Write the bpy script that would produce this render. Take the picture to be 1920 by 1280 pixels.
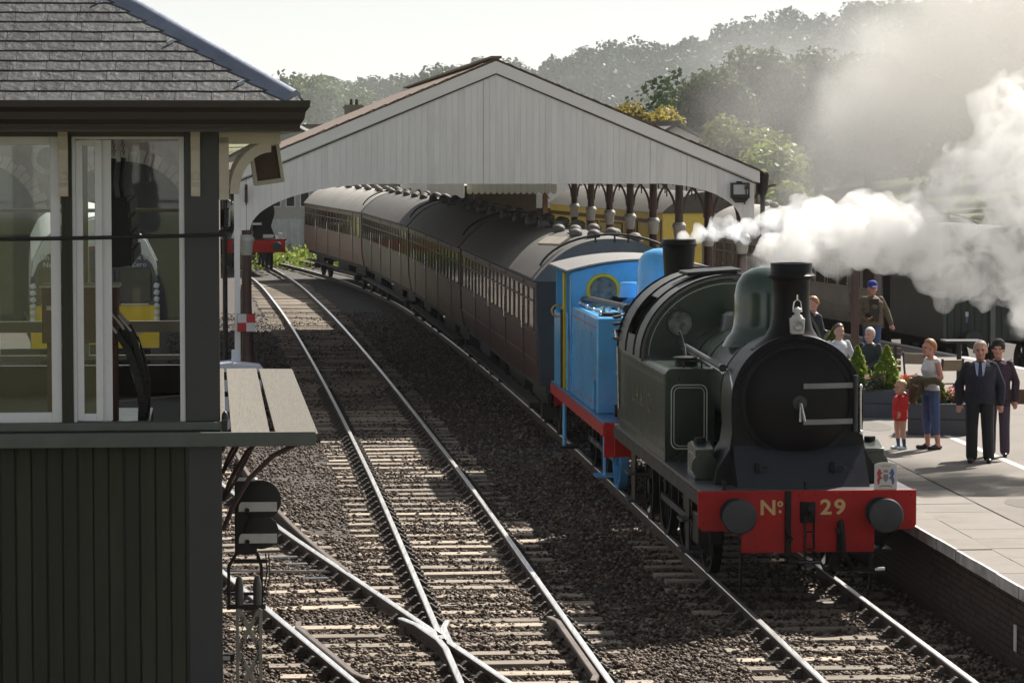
import bpy, bmesh, math, random
import numpy as np
from mathutils import Vector, Matrix, Euler, noise as mnoise
R = math.radians
random.seed(7); np.random.seed(7)
for o in list(bpy.data.objects): bpy.data.objects.remove(o)
SC = bpy.context.scene
COL = SC.collection

# ------------------------------------------------------------------ camera
CAM_H = 5.4
PITCH = math.atan(370/6000)
cam_d = bpy.data.cameras.new('camera'); cam = bpy.data.objects.new('camera', cam_d); COL.objects.link(cam)
cam.location = (0, 0, CAM_H); cam.rotation_euler = (R(90)-PITCH, 0, 0)
cam_d.sensor_width = 36; cam_d.lens = 112.5; cam_d.clip_start = .5; cam_d.clip_end = 9000
SC.camera = cam
# ------------------------------------------------------------------ sky and sun
SUN_AZ, SUN_EL = 34.0, 43.0
W = bpy.data.worlds.new('World'); SC.world = W; W.use_nodes = True
nt = W.node_tree; nt.nodes.clear()
sky = nt.nodes.new('ShaderNodeTexSky'); sky.sky_type = 'NISHITA'; sky.sun_disc = False
sky.sun_elevation = R(SUN_EL); sky.sun_rotation = R(SUN_AZ); sky.dust_density = .0; sky.air_density = 1.0; sky.ozone_density = 1.0
bg = nt.nodes.new('ShaderNodeBackground'); bg.inputs[1].default_value = 0.050
wo = nt.nodes.new('ShaderNodeOutputWorld')
hs_ = nt.nodes.new('ShaderNodeHueSaturation'); hs_.inputs['Saturation'].default_value = .18     # thin milky cloud over the whole sky
nt.links.new(sky.outputs[0], hs_.inputs['Color']); nt.links.new(hs_.outputs[0], bg.inputs[0]); nt.links.new(bg.outputs[0], wo.inputs[0])
sd = bpy.data.lights.new('sun', 'SUN'); sun = bpy.data.objects.new('sun', sd); COL.objects.link(sun)
sd.energy = 4.9; sd.angle = R(.53); sd.color = (1.0, .94, .85)
to_sun = Vector((math.sin(R(SUN_AZ))*math.cos(R(SUN_EL)), math.cos(R(SUN_AZ))*math.cos(R(SUN_EL)), math.sin(R(SUN_EL))))
sun.rotation_euler = (-to_sun).to_track_quat('-Z', 'Y').to_euler(); sun.location = to_sun*60
SC.view_settings.view_transform = 'Standard'; SC.view_settings.look = 'None'
SC.view_settings.exposure = 1.0; SC.view_settings.gamma = 1.0
SC.view_settings.use_curve_mapping = False
cy = SC.cycles
cy.use_denoising = True
try: cy.denoiser = 'OPENIMAGEDENOISE'
except Exception: pass
cy.max_bounces = 16; cy.diffuse_bounces = 3; cy.glossy_bounces = 3; cy.transmission_bounces = 6; cy.transparent_max_bounces = 12
cy.volume_bounces = 12; cy.volume_step_rate = 1.0; cy.volume_max_steps = 256
cy.sample_clamp_indirect = 6; cy.caustics_reflective = False; cy.caustics_refractive = False
cy.use_adaptive_sampling = True; cy.adaptive_threshold = .02

# ------------------------------------------------------------------ materials
MATS = {}
def mat(name, col=(.5,.5,.5), rough=.6, metal=0., var=.18, scale=4., bump=0., bscale=None, rand=0., col2=None, mask=.5, stretch=(1,1,1), spec=.5, coat=0., dirt=None, dirt_amt=.5, dirt_scale=1.2):
    """noise-mottled principled material; rand varies brightness object by object"""
    if name in MATS: return MATS[name]
    m = bpy.data.materials.new(name); m.use_nodes = True; n = m.node_tree; N = n.nodes; L = n.links
    b = N['Principled BSDF']; b.inputs['Roughness'].default_value = rough; b.inputs['Metallic'].default_value = metal
    b.inputs['Specular IOR Level'].default_value = spec
    if coat: b.inputs['Coat Weight'].default_value = coat; b.inputs['Coat Roughness'].default_value = .15
    tc = N.new('ShaderNodeTexCoord'); mp = N.new('ShaderNodeMapping'); mp.inputs['Scale'].default_value = stretch
    oi = N.new('ShaderNodeObjectInfo')
    ad = N.new('ShaderNodeVectorMath'); ad.operation = 'MULTIPLY_ADD'
    ad.inputs[1].default_value = (37., 53., 19.)
    L.new(oi.outputs['Random'], ad.inputs[0]); L.new(tc.outputs['Object'], mp.inputs[0]); L.new(mp.outputs[0], ad.inputs[2])
    nz = N.new('ShaderNodeTexNoise'); nz.inputs['Scale'].default_value = scale; nz.inputs['Detail'].default_value = 6; nz.inputs['Roughness'].default_value = .62
    L.new(ad.outputs[0], nz.inputs['Vector'])
    rp = N.new('ShaderNodeValToRGB'); c = Vector(col)
    rp.color_ramp.elements[0].position = .25 if col2 is None else max(0, mask-.14); rp.color_ramp.elements[1].position = .75 if col2 is None else min(1, mask+.14)
    lo = tuple(c*(1-var)); hi = tuple(c*(1+var)) if col2 is None else tuple(col2)
    rp.color_ramp.elements[0].color = (*lo, 1) if col2 is None else (*col, 1); rp.color_ramp.elements[1].color = (*hi, 1)
    L.new(nz.outputs[0], rp.inputs[0]); out = rp.outputs[0]
    if dirt is not None:
        nd = N.new('ShaderNodeTexNoise'); nd.inputs['Scale'].default_value = dirt_scale; nd.inputs['Detail'].default_value = 8; nd.inputs['Roughness'].default_value = .7
        L.new(ad.outputs[0], nd.inputs['Vector'])
        rd = N.new('ShaderNodeMapRange'); rd.inputs[1].default_value = .48; rd.inputs[2].default_value = .72; rd.inputs[4].default_value = dirt_amt
        L.new(nd.outputs[0], rd.inputs[0])
        mx = N.new('ShaderNodeMix'); mx.data_type = 'RGBA'; L.new(rd.outputs[0], mx.inputs[0]); L.new(out, mx.inputs[6]); mx.inputs[7].default_value = (*dirt, 1); out = mx.outputs[2]
    if rand:
        mr = N.new('ShaderNodeMapRange'); mr.inputs[3].default_value = 1-rand; mr.inputs[4].default_value = 1+rand
        L.new(oi.outputs['Random'], mr.inputs[0])
        vm = N.new('ShaderNodeVectorMath'); vm.operation = 'SCALE'; L.new(out, vm.inputs[0]); L.new(mr.outputs[0], vm.inputs['Scale']); out = vm.outputs[0]
    L.new(out, b.inputs['Base Color'])
    rr = N.new('ShaderNodeMapRange'); rr.inputs[3].default_value = max(.03, rough-.1); rr.inputs[4].default_value = min(1, rough+.1)
    L.new(nz.outputs[0], rr.inputs[0]); L.new(rr.outputs[0], b.inputs['Roughness'])
    if bump:
        n2 = N.new('ShaderNodeTexNoise'); n2.inputs['Scale'].default_value = bscale or scale*4; n2.inputs['Detail'].default_value = 6
        L.new(ad.outputs[0], n2.inputs['Vector'])
        bp = N.new('ShaderNodeBump'); bp.inputs['Strength'].default_value = bump; bp.inputs['Distance'].default_value = .02
        L.new(n2.outputs[0], bp.inputs['Height']); L.new(bp.outputs[0], b.inputs['Normal'])
    MATS[name] = m; return m

def glass(name, tint=(.8,.85,.85), alpha=.12, rough=.03):
    """thin pane: mostly clear, with a film of dirt and a mirror reflection"""
    if name in MATS: return MATS[name]
    m = bpy.data.materials.new(name); m.use_nodes = True; n = m.node_tree; N = n.nodes; L = n.links; N.clear()
    o = N.new('ShaderNodeOutputMaterial'); t = N.new('ShaderNodeBsdfTransparent'); g = N.new('ShaderNodeBsdfGlossy'); g.inputs['Roughness'].default_value = rough
    d = N.new('ShaderNodeBsdfDiffuse'); d.inputs[0].default_value = (.55,.56,.52,1)
    t.inputs[0].default_value = (*tint, 1); f = N.new('ShaderNodeFresnel'); f.inputs[0].default_value = 1.5
    a = N.new('ShaderNodeMixShader'); c = N.new('ShaderNodeMixShader')
    nz = N.new('ShaderNodeTexNoise'); nz.inputs['Scale'].default_value = 9; nz.inputs['Detail'].default_value = 8; tc = N.new('ShaderNodeTexCoord'); L.new(tc.outputs['Object'], nz.inputs[0])
    mr = N.new('ShaderNodeMapRange'); mr.inputs[1].default_value = .3; mr.inputs[2].default_value = .8; mr.inputs[3].default_value = alpha*.35; mr.inputs[4].default_value = alpha*1.6; L.new(nz.outputs[0], mr.inputs[0])
    L.new(f.outputs[0], a.inputs[0]); L.new(t.outputs[0], a.inputs[1]); L.new(g.outputs[0], a.inputs[2])
    L.new(mr.outputs[0], c.inputs[0]); L.new(a.outputs[0], c.inputs[1]); L.new(d.outputs[0], c.inputs[2]); L.new(c.outputs[0], o.inputs[0])
    MATS[name] = m; return m

# ------------------------------------------------------------------ mesh builder
class MB:
    def __init__(s): s.v = []; s.f = []; s.mi = []; s.m = 0
    def add(s, vs, fs, m=None):
        k = len(s.v); s.v += [tuple(p) for p in vs]
        for f in fs: s.f.append(tuple(i+k for i in f)); s.mi.append(s.m if m is None else m)
        return s
    def box(s, x0, x1, y0, y1, z0, z1, m=None):
        v = [(x0,y0,z0),(x1,y0,z0),(x1,y1,z0),(x0,y1,z0),(x0,y0,z1),(x1,y0,z1),(x1,y1,z1),(x0,y1,z1)]
        return s.add(v, [(0,3,2,1),(4,5,6,7),(0,1,5,4),(1,2,6,5),(2,3,7,6),(3,0,4,7)], m)
    def obox(s, c, size, rot=(0,0,0), m=None):
        M = Matrix.Translation(c) @ Euler(rot).to_matrix().to_4x4(); a, b, d = (q/2 for q in size)
        v = [M @ Vector(p) for p in ((-a,-b,-d),(a,-b,-d),(a,b,-d),(-a,b,-d),(-a,-b,d),(a,-b,d),(a,b,d),(-a,b,d))]
        return s.add(v, [(0,3,2,1),(4,5,6,7),(0,1,5,4),(1,2,6,5),(2,3,7,6),(3,0,4,7)], m)
    def bar(s, p0, p1, w, h, up=(0,0,1), m=None):
        p0 = Vector(p0); p1 = Vector(p1); d = (p1-p0).normalized(); u = Vector(up)
        if abs(d.dot(u)) > .98: u = Vector((1,0,0))
        x = d.cross(u).normalized(); u = x.cross(d)
        v = []
        for p in (p0, p1):
            for a, b in ((-1,-1),(1,-1),(1,1),(-1,1)): v.append(p + x*a*w/2 + u*b*h/2)
        return s.add(v, [(0,1,2,3),(7,6,5,4),(0,4,5,1),(1,5,6,2),(2,6,7,3),(3,7,4,0)], m)
    def tube(s, pts, r, n=8, caps=True, m=None):
        pts = [Vector(p) for p in pts]; k = len(pts); rs = r if isinstance(r, (list, tuple)) else [r]*k
        u = None; v = []
        for i, p in enumerate(pts):
            d = ((pts[min(i+1,k-1)]-p).normalized() + (p-pts[max(i-1,0)]).normalized())
            d = d.normalized() if d.length > 1e-6 else Vector((0,0,1))
            if u is None: u = d.orthogonal().normalized()
            u = (u - d*u.dot(d)); u = u.normalized() if u.length > 1e-6 else d.orthogonal().normalized(); w = d.cross(u)
            for j in range(n):
                a = 2*math.pi*j/n; v.append(p + (u*math.cos(a)+w*math.sin(a))*rs[i])
        f = [(i*n+j, i*n+(j+1)%n, (i+1)*n+(j+1)%n, (i+1)*n+j) for i in range(k-1) for j in range(n)]
        if caps: f += [tuple(range(n-1,-1,-1)), tuple(range((k-1)*n, k*n))]
        return s.add(v, f, m)
    def cyl(s, p0, p1, r0, r1=None, n=14, m=None): return s.tube([p0, p1], [r0, r0 if r1 is None else r1], n, True, m)
    def lathe(s, prof, c=(0,0,0), axis='z', n=28, m=None, caps=True):
        v = []; c = Vector(c)
        for r, h in prof:
            for j in range(n):
                a = 2*math.pi*j/n; p, q = r*math.cos(a), r*math.sin(a)
                v.append(c + Vector({'z':(p,q,h), 'y':(p,h,q), 'x':(h,p,q)}[axis]))
        k = len(prof); f = [(i*n+j, i*n+(j+1)%n, (i+1)*n+(j+1)%n, (i+1)*n+j) for i in range(k-1) for j in range(n)]
        if axis == 'y': f = [t[::-1] for t in f]
        if caps:
            if prof[0][0] > 1e-4: f.append(tuple(range(n-1,-1,-1)) if axis != 'y' else tuple(range(n)))
            if prof[-1][0] > 1e-4: f.append(tuple(range((k-1)*n, k*n)) if axis != 'y' else tuple(range(k*n-1, (k-1)*n-1, -1)))
        return s.add(v, f, m)
    def prism(s, poly, axis, t0, t1, m=None):
        def P(a, b, t): return {'y':(a,t,b), 'x':(t,a,b), 'z':(a,b,t)}[axis]
        n = len(poly); v = [P(a,b,t0) for a,b in poly] + [P(a,b,t1) for a,b in poly]
        return s.add(v, [tuple(range(n)), tuple(range(2*n-1,n-1,-1))] + [(i, n+i, n+(i+1)%n, (i+1)%n) for i in range(n)], m)
    def sph(s, c, r, nu=14, nv=9, m=None):
        r = (r,)*3 if not isinstance(r, (tuple, list)) else r; v = []; 
        for i in range(nv+1):
            t = math.pi*i/nv
            for j in range(nu):
                a = 2*math.pi*j/nu; v.append((c[0]+r[0]*math.sin(t)*math.cos(a), c[1]+r[1]*math.sin(t)*math.sin(a), c[2]+r[2]*math.cos(t)))
        return s.add(v, [(i*nu+j, (i+1)*nu+j, (i+1)*nu+(j+1)%nu, i*nu+(j+1)%nu) for i in range(nv) for j in range(nu)], m)
    def ring(s, c, Rr, r, axis='y', n=28, k=6, m=None):
        v = []
        for i in range(n):
            a = 2*math.pi*i/n
            for j in range(k):
                b = 2*math.pi*j/k; q = Rr + r*math.cos(b); h = r*math.sin(b); p, t = q*math.cos(a), q*math.sin(a)
                d = {'z':(p,t,h), 'y':(p,h,t), 'x':(h,p,t)}[axis]; v.append((c[0]+d[0], c[1]+d[1], c[2]+d[2]))
        return s.add(v, [(i*k+j, ((i+1)%n)*k+j, ((i+1)%n)*k+(j+1)%k, i*k+(j+1)%k) for i in range(n) for j in range(k)], m)
    def mesh(s, name, mats, smooth=35):
        me = bpy.data.meshes.new(name); me.from_pydata(s.v, [], s.f)
        for q in (mats if isinstance(mats, (list, tuple)) else [mats]): me.materials.append(q)
        me.polygons.foreach_set('material_index', s.mi)
        bm = bmesh.new(); bm.from_mesh(me); bmesh.ops.remove_doubles(bm, verts=bm.verts, dist=1e-5); bmesh.ops.recalc_face_normals(bm, faces=bm.faces); bm.to_mesh(me); bm.free()
        if smooth: me.polygons.foreach_set('use_smooth', [True]*len(me.polygons)); me.set_sharp_from_angle(angle=R(smooth))
        me.update(); return me
    def build(s, name, mats, parent=None, smooth=35, bev=0, loc=None, rot=None):
        o = bpy.data.objects.new(name, s.mesh(name, mats, smooth)); COL.objects.link(o); o.parent = parent
        if loc: o.location = loc
        if rot: o.rotation_euler = rot
        if bev:
            b = o.modifiers.new('bevel', 'BEVEL'); b.width = bev; b.segments = 2; b.limit_method = 'ANGLE'; b.angle_limit = R(40)
        return o
def inst(name, me, parent=None, loc=(0,0,0), rot=(0,0,0), sc=(1,1,1)):
    o = bpy.data.objects.new(name, me); COL.objects.link(o); o.parent = parent; o.location = loc; o.rotation_euler = rot; o.scale = sc; return o
def tag(o, label, cat, group=None):
    o['label'] = label; o['category'] = cat
    if group: o['group'] = group
    return o
def thing(name, label, cat, loc=(0,0,0), rz=0, group=None):
    o = bpy.data.objects.new(name, None); COL.objects.link(o); o.location = loc; o.rotation_euler = (0,0,rz); o.empty_display_size = .2
    return tag(o, label, cat, group)
def structure(o, kind='structure', label=None):
    o['kind'] = kind
    if label: o['label'] = label
    return o
def copy_tree(o, parent=None):
    c = o.copy(); COL.objects.link(c); c.parent = parent
    for ch in list(o.children): copy_tree(ch, c)
    return c
def text(name, s, size, m, parent, loc, rot=(R(90),0,0), depth=.004, bold=.0, sx=1, align='CENTER'):
    cu = bpy.data.curves.new(name, 'FONT'); cu.body = s; cu.size = size; cu.extrude = depth; cu.offset = bold; cu.align_x = align; cu.align_y = 'CENTER'
    t = bpy.data.objects.new(name, cu); COL.objects.link(t); dg = bpy.context.evaluated_depsgraph_get()
    me = bpy.data.meshes.new_from_object(t.evaluated_get(dg)); bpy.data.objects.remove(t)
    me.materials.clear(); me.materials.append(m); return inst(name, me, parent, loc, rot, (sx,1,1))
class Path:
    def __init__(s, pts): s.y = [p[0] for p in pts]; s.x = [p[1] for p in pts]
    def __call__(s, y):
        Y, X = s.y, s.x; n = len(Y)
        sl = [(X[i+1]-X[i])/(Y[i+1]-Y[i]) for i in range(n-1)]
        if y <= Y[0]: return X[0] + sl[0]*(y-Y[0])
        if y >= Y[-1]: return X[-1] + sl[-1]*(y-Y[-1])
        i = max(k for k in range(n-1) if Y[k] <= y)
        t0 = sl[0] if i == 0 else (sl[i-1]+sl[i])/2; t1 = sl[-1] if i == n-2 else (sl[i]+sl[i+1])/2
        h = Y[i+1]-Y[i]; t = (y-Y[i])/h
        return X[i]*(2*t**3-3*t*t+1) + h*t0*(t**3-2*t*t+t) + X[i+1]*(3*t*t-2*t**3) + h*t1*(t**3-t*t)
    def ang(s, y): return math.atan2(-(s(y+.2)-s(y-.2)), .4)     # rotation about z that turns +y onto the path
PA = Path([(18,5.04),(37.5,3.46),(47,2.69),(57,1.88),(75,.30),(93,-1.43),(111,-3.45),(133,-7.1),(160,-13.5),(190,-23)])
PB = Path([(18,1.49),(34.65,0),(53.1,-1.65),(85.3,-4.8),(108,-7.2),(129,-9.7),(150,-13),(180,-20)])
PC = Path([(18,2.69),(39.4,-2.66),(45,-4.06),(56,-6.5),(69,-8.95),(90,-12.6),(120,-18)])
PD = Path([(50,15.6),(60,13.4),(72,10.95),(81,9.1),(90,7.1),(100,4.75),(105,3.7),(112,2.3),(124,.2),(145,-3.4)])
# ================================================================== ground, ballast, tracks
M_ballast = mat('ballast_stone', (.25,.205,.18), .9, var=.45, scale=14, bump=.6, bscale=30, rand=0)
M_earth = mat('cinder_ground', (.055,.046,.04), .95, var=.4, scale=1.5, bump=.7, bscale=22)
M_grassg = mat('rough_grass_ground', (.10,.12,.035), .95, var=.4, scale=.6, bump=.6, bscale=9, col2=(.17,.15,.05), mask=.55)
M_sleeper = mat('sleeper_wood', (.34,.285,.225), .85, var=.35, scale=3, stretch=(1,9,9), bump=.5, bscale=14, rand=.42, dirt=(.085,.07,.058), dirt_amt=.75, dirt_scale=2.0)
M_rust = mat('rail_rust', (.075,.047,.034), .8, var=.3, scale=8, bump=.3)
M_rail = mat('rail_steel', (.92,.91,.89), .34, 1., var=.15, scale=5, stretch=(8,.3,1))
M_rail2 = mat('rail_dull', (.17,.14,.125), .5, .6, var=.3, scale=5)
M_chair = mat('cast_chair', (.06,.048,.04), .75, var=.3, scale=10, rand=.2)

def sheet(name, x0, x1, y0, y1, nx, ny, zf, m, kind='structure'):
    xs = np.linspace(x0, x1, nx); ys = np.linspace(y0, y1, ny)
    v = [(x, y, zf(x, y)) for y in ys for x in xs]
    f = [(j*nx+i, j*nx+i+1, (j+1)*nx+i+1, (j+1)*nx+i) for j in range(ny-1) for i in range(nx-1)]
    me = bpy.data.meshes.new(name); me.from_pydata(v, [], f); me.materials.append(m); me.polygons.foreach_set('use_smooth', [True]*len(f))
    o = bpy.data.objects.new(name, me); COL.objects.link(o); structure(o, kind); return o
sheet('ground', -3000, 3000, -200, 5000, 60, 60, lambda x, y: -.42, M_grassg)
sheet('trackbed', -16, 22, 8, 170, 60, 240, lambda x, y: -.205+.03*mnoise.noise(Vector((x*.9, y*.9, 0)))+.02*mnoise.noise(Vector((x*3, y*3, 5))), M_earth)

RAILP = [(-.035,-.012),(-.028,0),(.028,0),(.035,-.012),(.035,-.045),(.012,-.06),(.012,-.115),(.035,-.125),(.035,-.15),(-.035,-.15),(-.035,-.125),(-.012,-.115),(-.012,-.06),(-.035,-.045)]
def rail_mesh(pts, dull=False, name='rail'):
    """sweep the rail profile along (x,y) points; its running surface is bright"""
    mb = MB(); n = len(RAILP); v = []; k = len(pts)
    for i, (x, y) in enumerate(pts):
        a, b = pts[max(i-1,0)], pts[min(i+1,k-1)]; d = Vector((b[0]-a[0], b[1]-a[1])).normalized(); nx, ny = d.y, -d.x
        for (u, z) in RAILP: v.append((x+nx*u, y+ny*u, z))
    for i in range(k-1):
        for j in range(n):
            mb.add([], [], 0); mb.f.append((i*n+j, i*n+(j+1)%n, (i+1)*n+(j+1)%n, (i+1)*n+j)); mb.mi.append((1 if j in (0,1,2) else 0))
    mb.v = v; mb.f += [tuple(range(n)), tuple(range(k*n-1, (k-1)*n-1, -1))]; mb.mi += [0,0]
    return mb.mesh(name, [M_rust, M_rail2 if dull else M_rail], 30)
def off(P, y, d):
    a = P.ang(y); return (P(y)+d*math.cos(a), y+d*math.sin(a))
def frange(a, b, n): return [a+(b-a)*i/(n-1) for i in range(n)]
HG = .7525
mb = MB(); mb.prism([(-.125,-.28),(.125,-.28),(.125,-.165),(.115,-.155),(-.115,-.155),(-.125,-.165)], 'x', -1.3, 1.3)
for i, p in enumerate(mb.v): mb.v[i] = (p[0], p[1]+random.uniform(-.006,.006), p[2]+random.uniform(-.006,.004))
ME_SLEEPER = mb.mesh('sleeper', M_sleeper, 0)
mb = MB(); mb.box(-.19,.19,-.1,.1,-.155,-.125).prism([(-.17,-.125),(-.045,-.125),(-.045,-.05),(-.075,-.045)],'y',-.05,.05).prism([(.17,-.125),(.045,-.125),(.045,-.05),(.085,-.045)],'y',-.05,.05)
mb.box(.037,.085,-.035,.035,-.11,-.045)
for sx in (-.14,.14): mb.cyl((sx,.06,-.125),(sx,.06,-.09),.02,n=6).cyl((sx,-.06,-.125),(sx,-.06,-.09),.02,n=6)
ME_CHAIR = mb.mesh('rail_chair', M_chair, 0)

def track(label, P, y0, y1, chairs_to, sp=.68, jig=.04):
    root = bpy.data.objects.new('railway_track', None); COL.objects.link(root); structure(root, label=label)
    y = y0
    while y < y1:
        yy = y+random.uniform(-jig, jig); a = P.ang(yy)
        inst('sleeper', ME_SLEEPER, root, (P(yy)+random.uniform(-.03,.03), yy, random.uniform(-.012,.008)), (0, random.uniform(-.006,.006), a+random.uniform(-.02,.02)), (random.uniform(.97,1.03), random.uniform(.9,1.1), 1))
        if yy < chairs_to:
            for s in (-1, 1):
                p = off(P, yy, s*HG); inst('rail_chair', ME_CHAIR, root, (p[0], p[1], 0), (0, 0, a + (0 if s > 0 else math.pi)))
        y += sp
    return root
def addrail(root, pts, dull=False): return inst('rail', rail_mesh(pts, dull), root)
T_A = track('railway line under the green and blue engines beside the platform', PA, 25, 47, 40)
for s in (-1,1): addrail(T_A, [off(PA, y, s*HG) for y in frange(22, 150, 110)])
T_B = track('middle railway line running into the open train shed', PB, 37.2, 128, 72)
T_C = track('railway line passing behind the signal box', PC, 38.2, 62, 60)
T_D = track('railway line on the far side of the platform', PD, 58, 118, 0, sp=.8)
for s in (-1,1): addrail(T_D, [off(PD, y, s*HG) for y in frange(52, 140, 70)], True)
for s in (-1,1):
    if s > 0: addrail(T_B, [off(PB, y, HG) for y in frange(22, 170, 120)])
    else: addrail(T_C, [off(PC, y, -HG) for y in frange(22, 110, 90)])
# common crossing where the two lines meet
bl = lambda y, d=0.: off(PB, y, -HG+d); cr = lambda y, d=0.: off(PC, y, HG+d)
YF = min(frange(33, 37, 400), key=lambda y: abs(bl(y)[0]-cr(y)[0]))
addrail(T_B, [bl(y) for y in frange(YF+.15, 170, 110)])
addrail(T_C, [cr(y) for y in frange(YF+.15, 110, 80)])
addrail(T_B, [bl(y) for y in frange(22, YF-.45, 14)] + [cr(YF-.1, -.075)] + [cr(y, -.075) for y in frange(YF+.2, YF+1.0, 3)] + [cr(YF+1.5, -.15)])
addrail(T_C, [cr(y) for y in frange(22, YF-.45, 14)] + [bl(YF-.1, .075)] + [bl(y, .075) for y in frange(YF+.2, YF+1.0, 3)] + [bl(YF+1.5, .15)])
def check_rail(root, f, y0, y1, sgn):
    o = inst('check_rail', rail_mesh([f(y0, sgn*.17), f(y0+.35, sgn*.1)] + [f(y, sgn*.1) for y in frange(y0+.8, y1-.8, 5)] + [f(y1-.35, sgn*.1), f(y1, sgn*.17)], True, 'check_rail'), root)
check_rail(T_C, lambda y, d: off(PC, y, -HG+d), 32.3, 36.2, 1)
check_rail(T_B, lambda y, d: off(PB, y, HG+d), 32.0, 36.4, -1)
# switch blade and the diverging stock rail that joins the left-hand line
addrail(T_C, [(cr(y)[0]+.08+max(0,y-40.2)*.03+max(0,y-40.2)**2*.0015, y) for y in frange(40.2, 56, 26)], True)
mb = MB(); mb.prism([(-.13,-.28),(.13,-.28),(.13,-.165),(.12,-.152),(-.12,-.152),(-.13,-.165)],'x',-1,1); ME_TIMBER = mb.mesh('crossing_timber', M_sleeper, 0)
y = 25.2
while y < 37.4:
    xa = off(PC, y, -HG)[0]-.55; xb = off(PB, y, HG)[0]+.55
    inst('sleeper', ME_TIMBER, T_B, ((xa+xb)/2, y, random.uniform(-.01,.004)), (0,0,R(5.2)+random.uniform(-.012,.012)), ((xb-xa)/2, random.uniform(.95,1.1), 1))
    for f, d in ((PC,-HG),(PC,HG),(PB,-HG),(PB,HG)):
        if abs(y-YF) < 1.2 and (f, d) in ((PC,HG),(PB,-HG)): continue
        p = off(f, y, d); inst('rail_chair', ME_CHAIR, T_B, (p[0], p[1], 0), (0,0,f.ang(y)+(0 if d > 0 else math.pi)))
    y += .68
# slide plates and stretcher rods at the points
mb = MB()
for yy in (40.6, 41.3, 42.0, 42.7): mb.obox((cr(yy)[0]-.28, yy, -.135), (.32,.12,.03), (0,0,R(12)))
mb.bar((cr(41)[0], 41, -.1), (off(PC,41,-HG)[0], 41.1, -.1), .05, .03)
mb.build('slide_plate', mat('greased_steel', (.3,.31,.33), .3, .9), T_C, bev=.004)

# ballast: thousands of real stones over the bed
def ballast(name, n, sampler, rmin, rmax, m):
    base = np.array([(1,0,0),(-1,0,0),(0,1,0),(0,-1,0),(0,0,1),(0,0,-1)], float); tri = np.array([(0,2,4),(2,1,4),(1,3,4),(3,0,4),(2,0,5),(1,2,5),(3,1,5),(0,3,5)])
    P = sampler(n); k = len(P); r = np.random.uniform(rmin, rmax, (k,1,1)); V = base[None]*np.random.uniform(.55,1.25,(k,6,1))*r*np.array([1.1,1.1,.75])
    a = np.random.uniform(0, 6.28, k); b = np.random.uniform(-.8,.8,k); ca, sa, cb, sb = np.cos(a), np.sin(a), np.cos(b), np.sin(b)
    y2 = V[:,:,1]*cb[:,None]-V[:,:,2]*sb[:,None]; z2 = V[:,:,1]*sb[:,None]+V[:,:,2]*cb[:,None]; x2 = V[:,:,0]*ca[:,None]-y2*sa[:,None]; y3 = V[:,:,0]*sa[:,None]+y2*ca[:,None]
    W_ = np.stack([x2,y3,z2],-1)+P[:,None,:]; F = (tri[None]+(np.arange(k)*6)[:,None,None]).reshape(-1,3)
    me = bpy.data.meshes.new(name); me.vertices.add(k*6); me.vertices.foreach_set('co', W_.reshape(-1)); me.loops.add(len(F)*3); me.loops.foreach_set('vertex_index', F.reshape(-1).astype(np.int32))
    me.polygons.add(len(F)); me.polygons.foreach_set('loop_start', np.arange(len(F), dtype=np.int32)*3); me.polygons.foreach_set('loop_total', np.full(len(F), 3, np.int32)); me.update(); me.validate()
    me.materials.append(m); at = me.attributes.new('tone','FLOAT','POINT'); at.data.foreach_set('value', np.repeat(np.random.rand(k), 6))
    o = bpy.data.objects.new(name, me); COL.objects.link(o); return structure(o, 'stuff')
def bmat(name, c0, c1, c2):
    m = bpy.data.materials.new(name); m.use_nodes = True; N = m.node_tree.nodes; L = m.node_tree.links; b = N['Principled BSDF']; b.inputs['Roughness'].default_value = .85; b.inputs['Specular IOR Level'].default_value = .35
    at = N.new('ShaderNodeAttribute'); at.attribute_name = 'tone'; rp = N.new('ShaderNodeValToRGB'); e = rp.color_ramp.elements; e[0].color = (*c0,1); e[1].color = (*c2,1); x = e.new(.55); x.color = (*c1,1)
    L.new(at.outputs['Fac'], rp.inputs[0]); L.new(rp.outputs[0], b.inputs['Base Color']); return m
M_stones = bmat('ballast_stones', (.045,.032,.024), (.11,.081,.063), (.31,.25,.205))
def bed(n):
    Y = 26/(1-np.random.rand(n)*.755); Y = np.clip(Y, 26, 106)
    w = np.random.rand(n); pb = np.array([PB(y) for y in Y]); pa = np.array([PA(y) for y in Y])
    X = pb-4.4+w*(pa+1.7-pb+4.4); Y = Y+np.random.uniform(-.5,.5,n); Z = -.175+.03*np.sin(X*2.1+Y*.7)*np.cos(Y*1.3)+np.random.uniform(-.02,.014,n)+.03*(np.random.rand(n)<.13)
    # stones sit a little lower on the sleepers' line so that the wood shows
    return np.stack([X,Y,Z],1)
ballast('ballast', 112000, bed, .019, .040, M_stones)
# ================================================================== platform between the lines
PZ = .8
M_tarmac = mat('platform_tarmac', (.195,.174,.152), .9, var=.16, scale=.7, bump=.35, bscale=60, dirt=(.13,.12,.11), dirt_amt=.6, dirt_scale=.5)
M_slab = mat('platform_slab', (.20,.18,.157), .85, var=.14, scale=2, bump=.3, bscale=30, rand=.04, dirt=(.13,.117,.10), dirt_amt=.6)
M_cope = mat('coping_white_worn', (.62,.62,.62), .8, var=.12, scale=4, col2=(.33,.31,.30), mask=.56, bump=.3)
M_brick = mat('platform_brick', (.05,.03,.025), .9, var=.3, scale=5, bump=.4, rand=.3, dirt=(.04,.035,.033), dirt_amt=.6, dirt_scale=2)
M_mortar = mat('mortar', (.045,.04,.036), .95, var=.2, scale=8)
M_line = mat('white_line_paint', (.6,.59,.56), .8, var=.08, scale=6, col2=(.4,.38,.35), mask=.7)
plat = bpy.data.objects.new('platform', None); COL.objects.link(plat); structure(plat)
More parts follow.
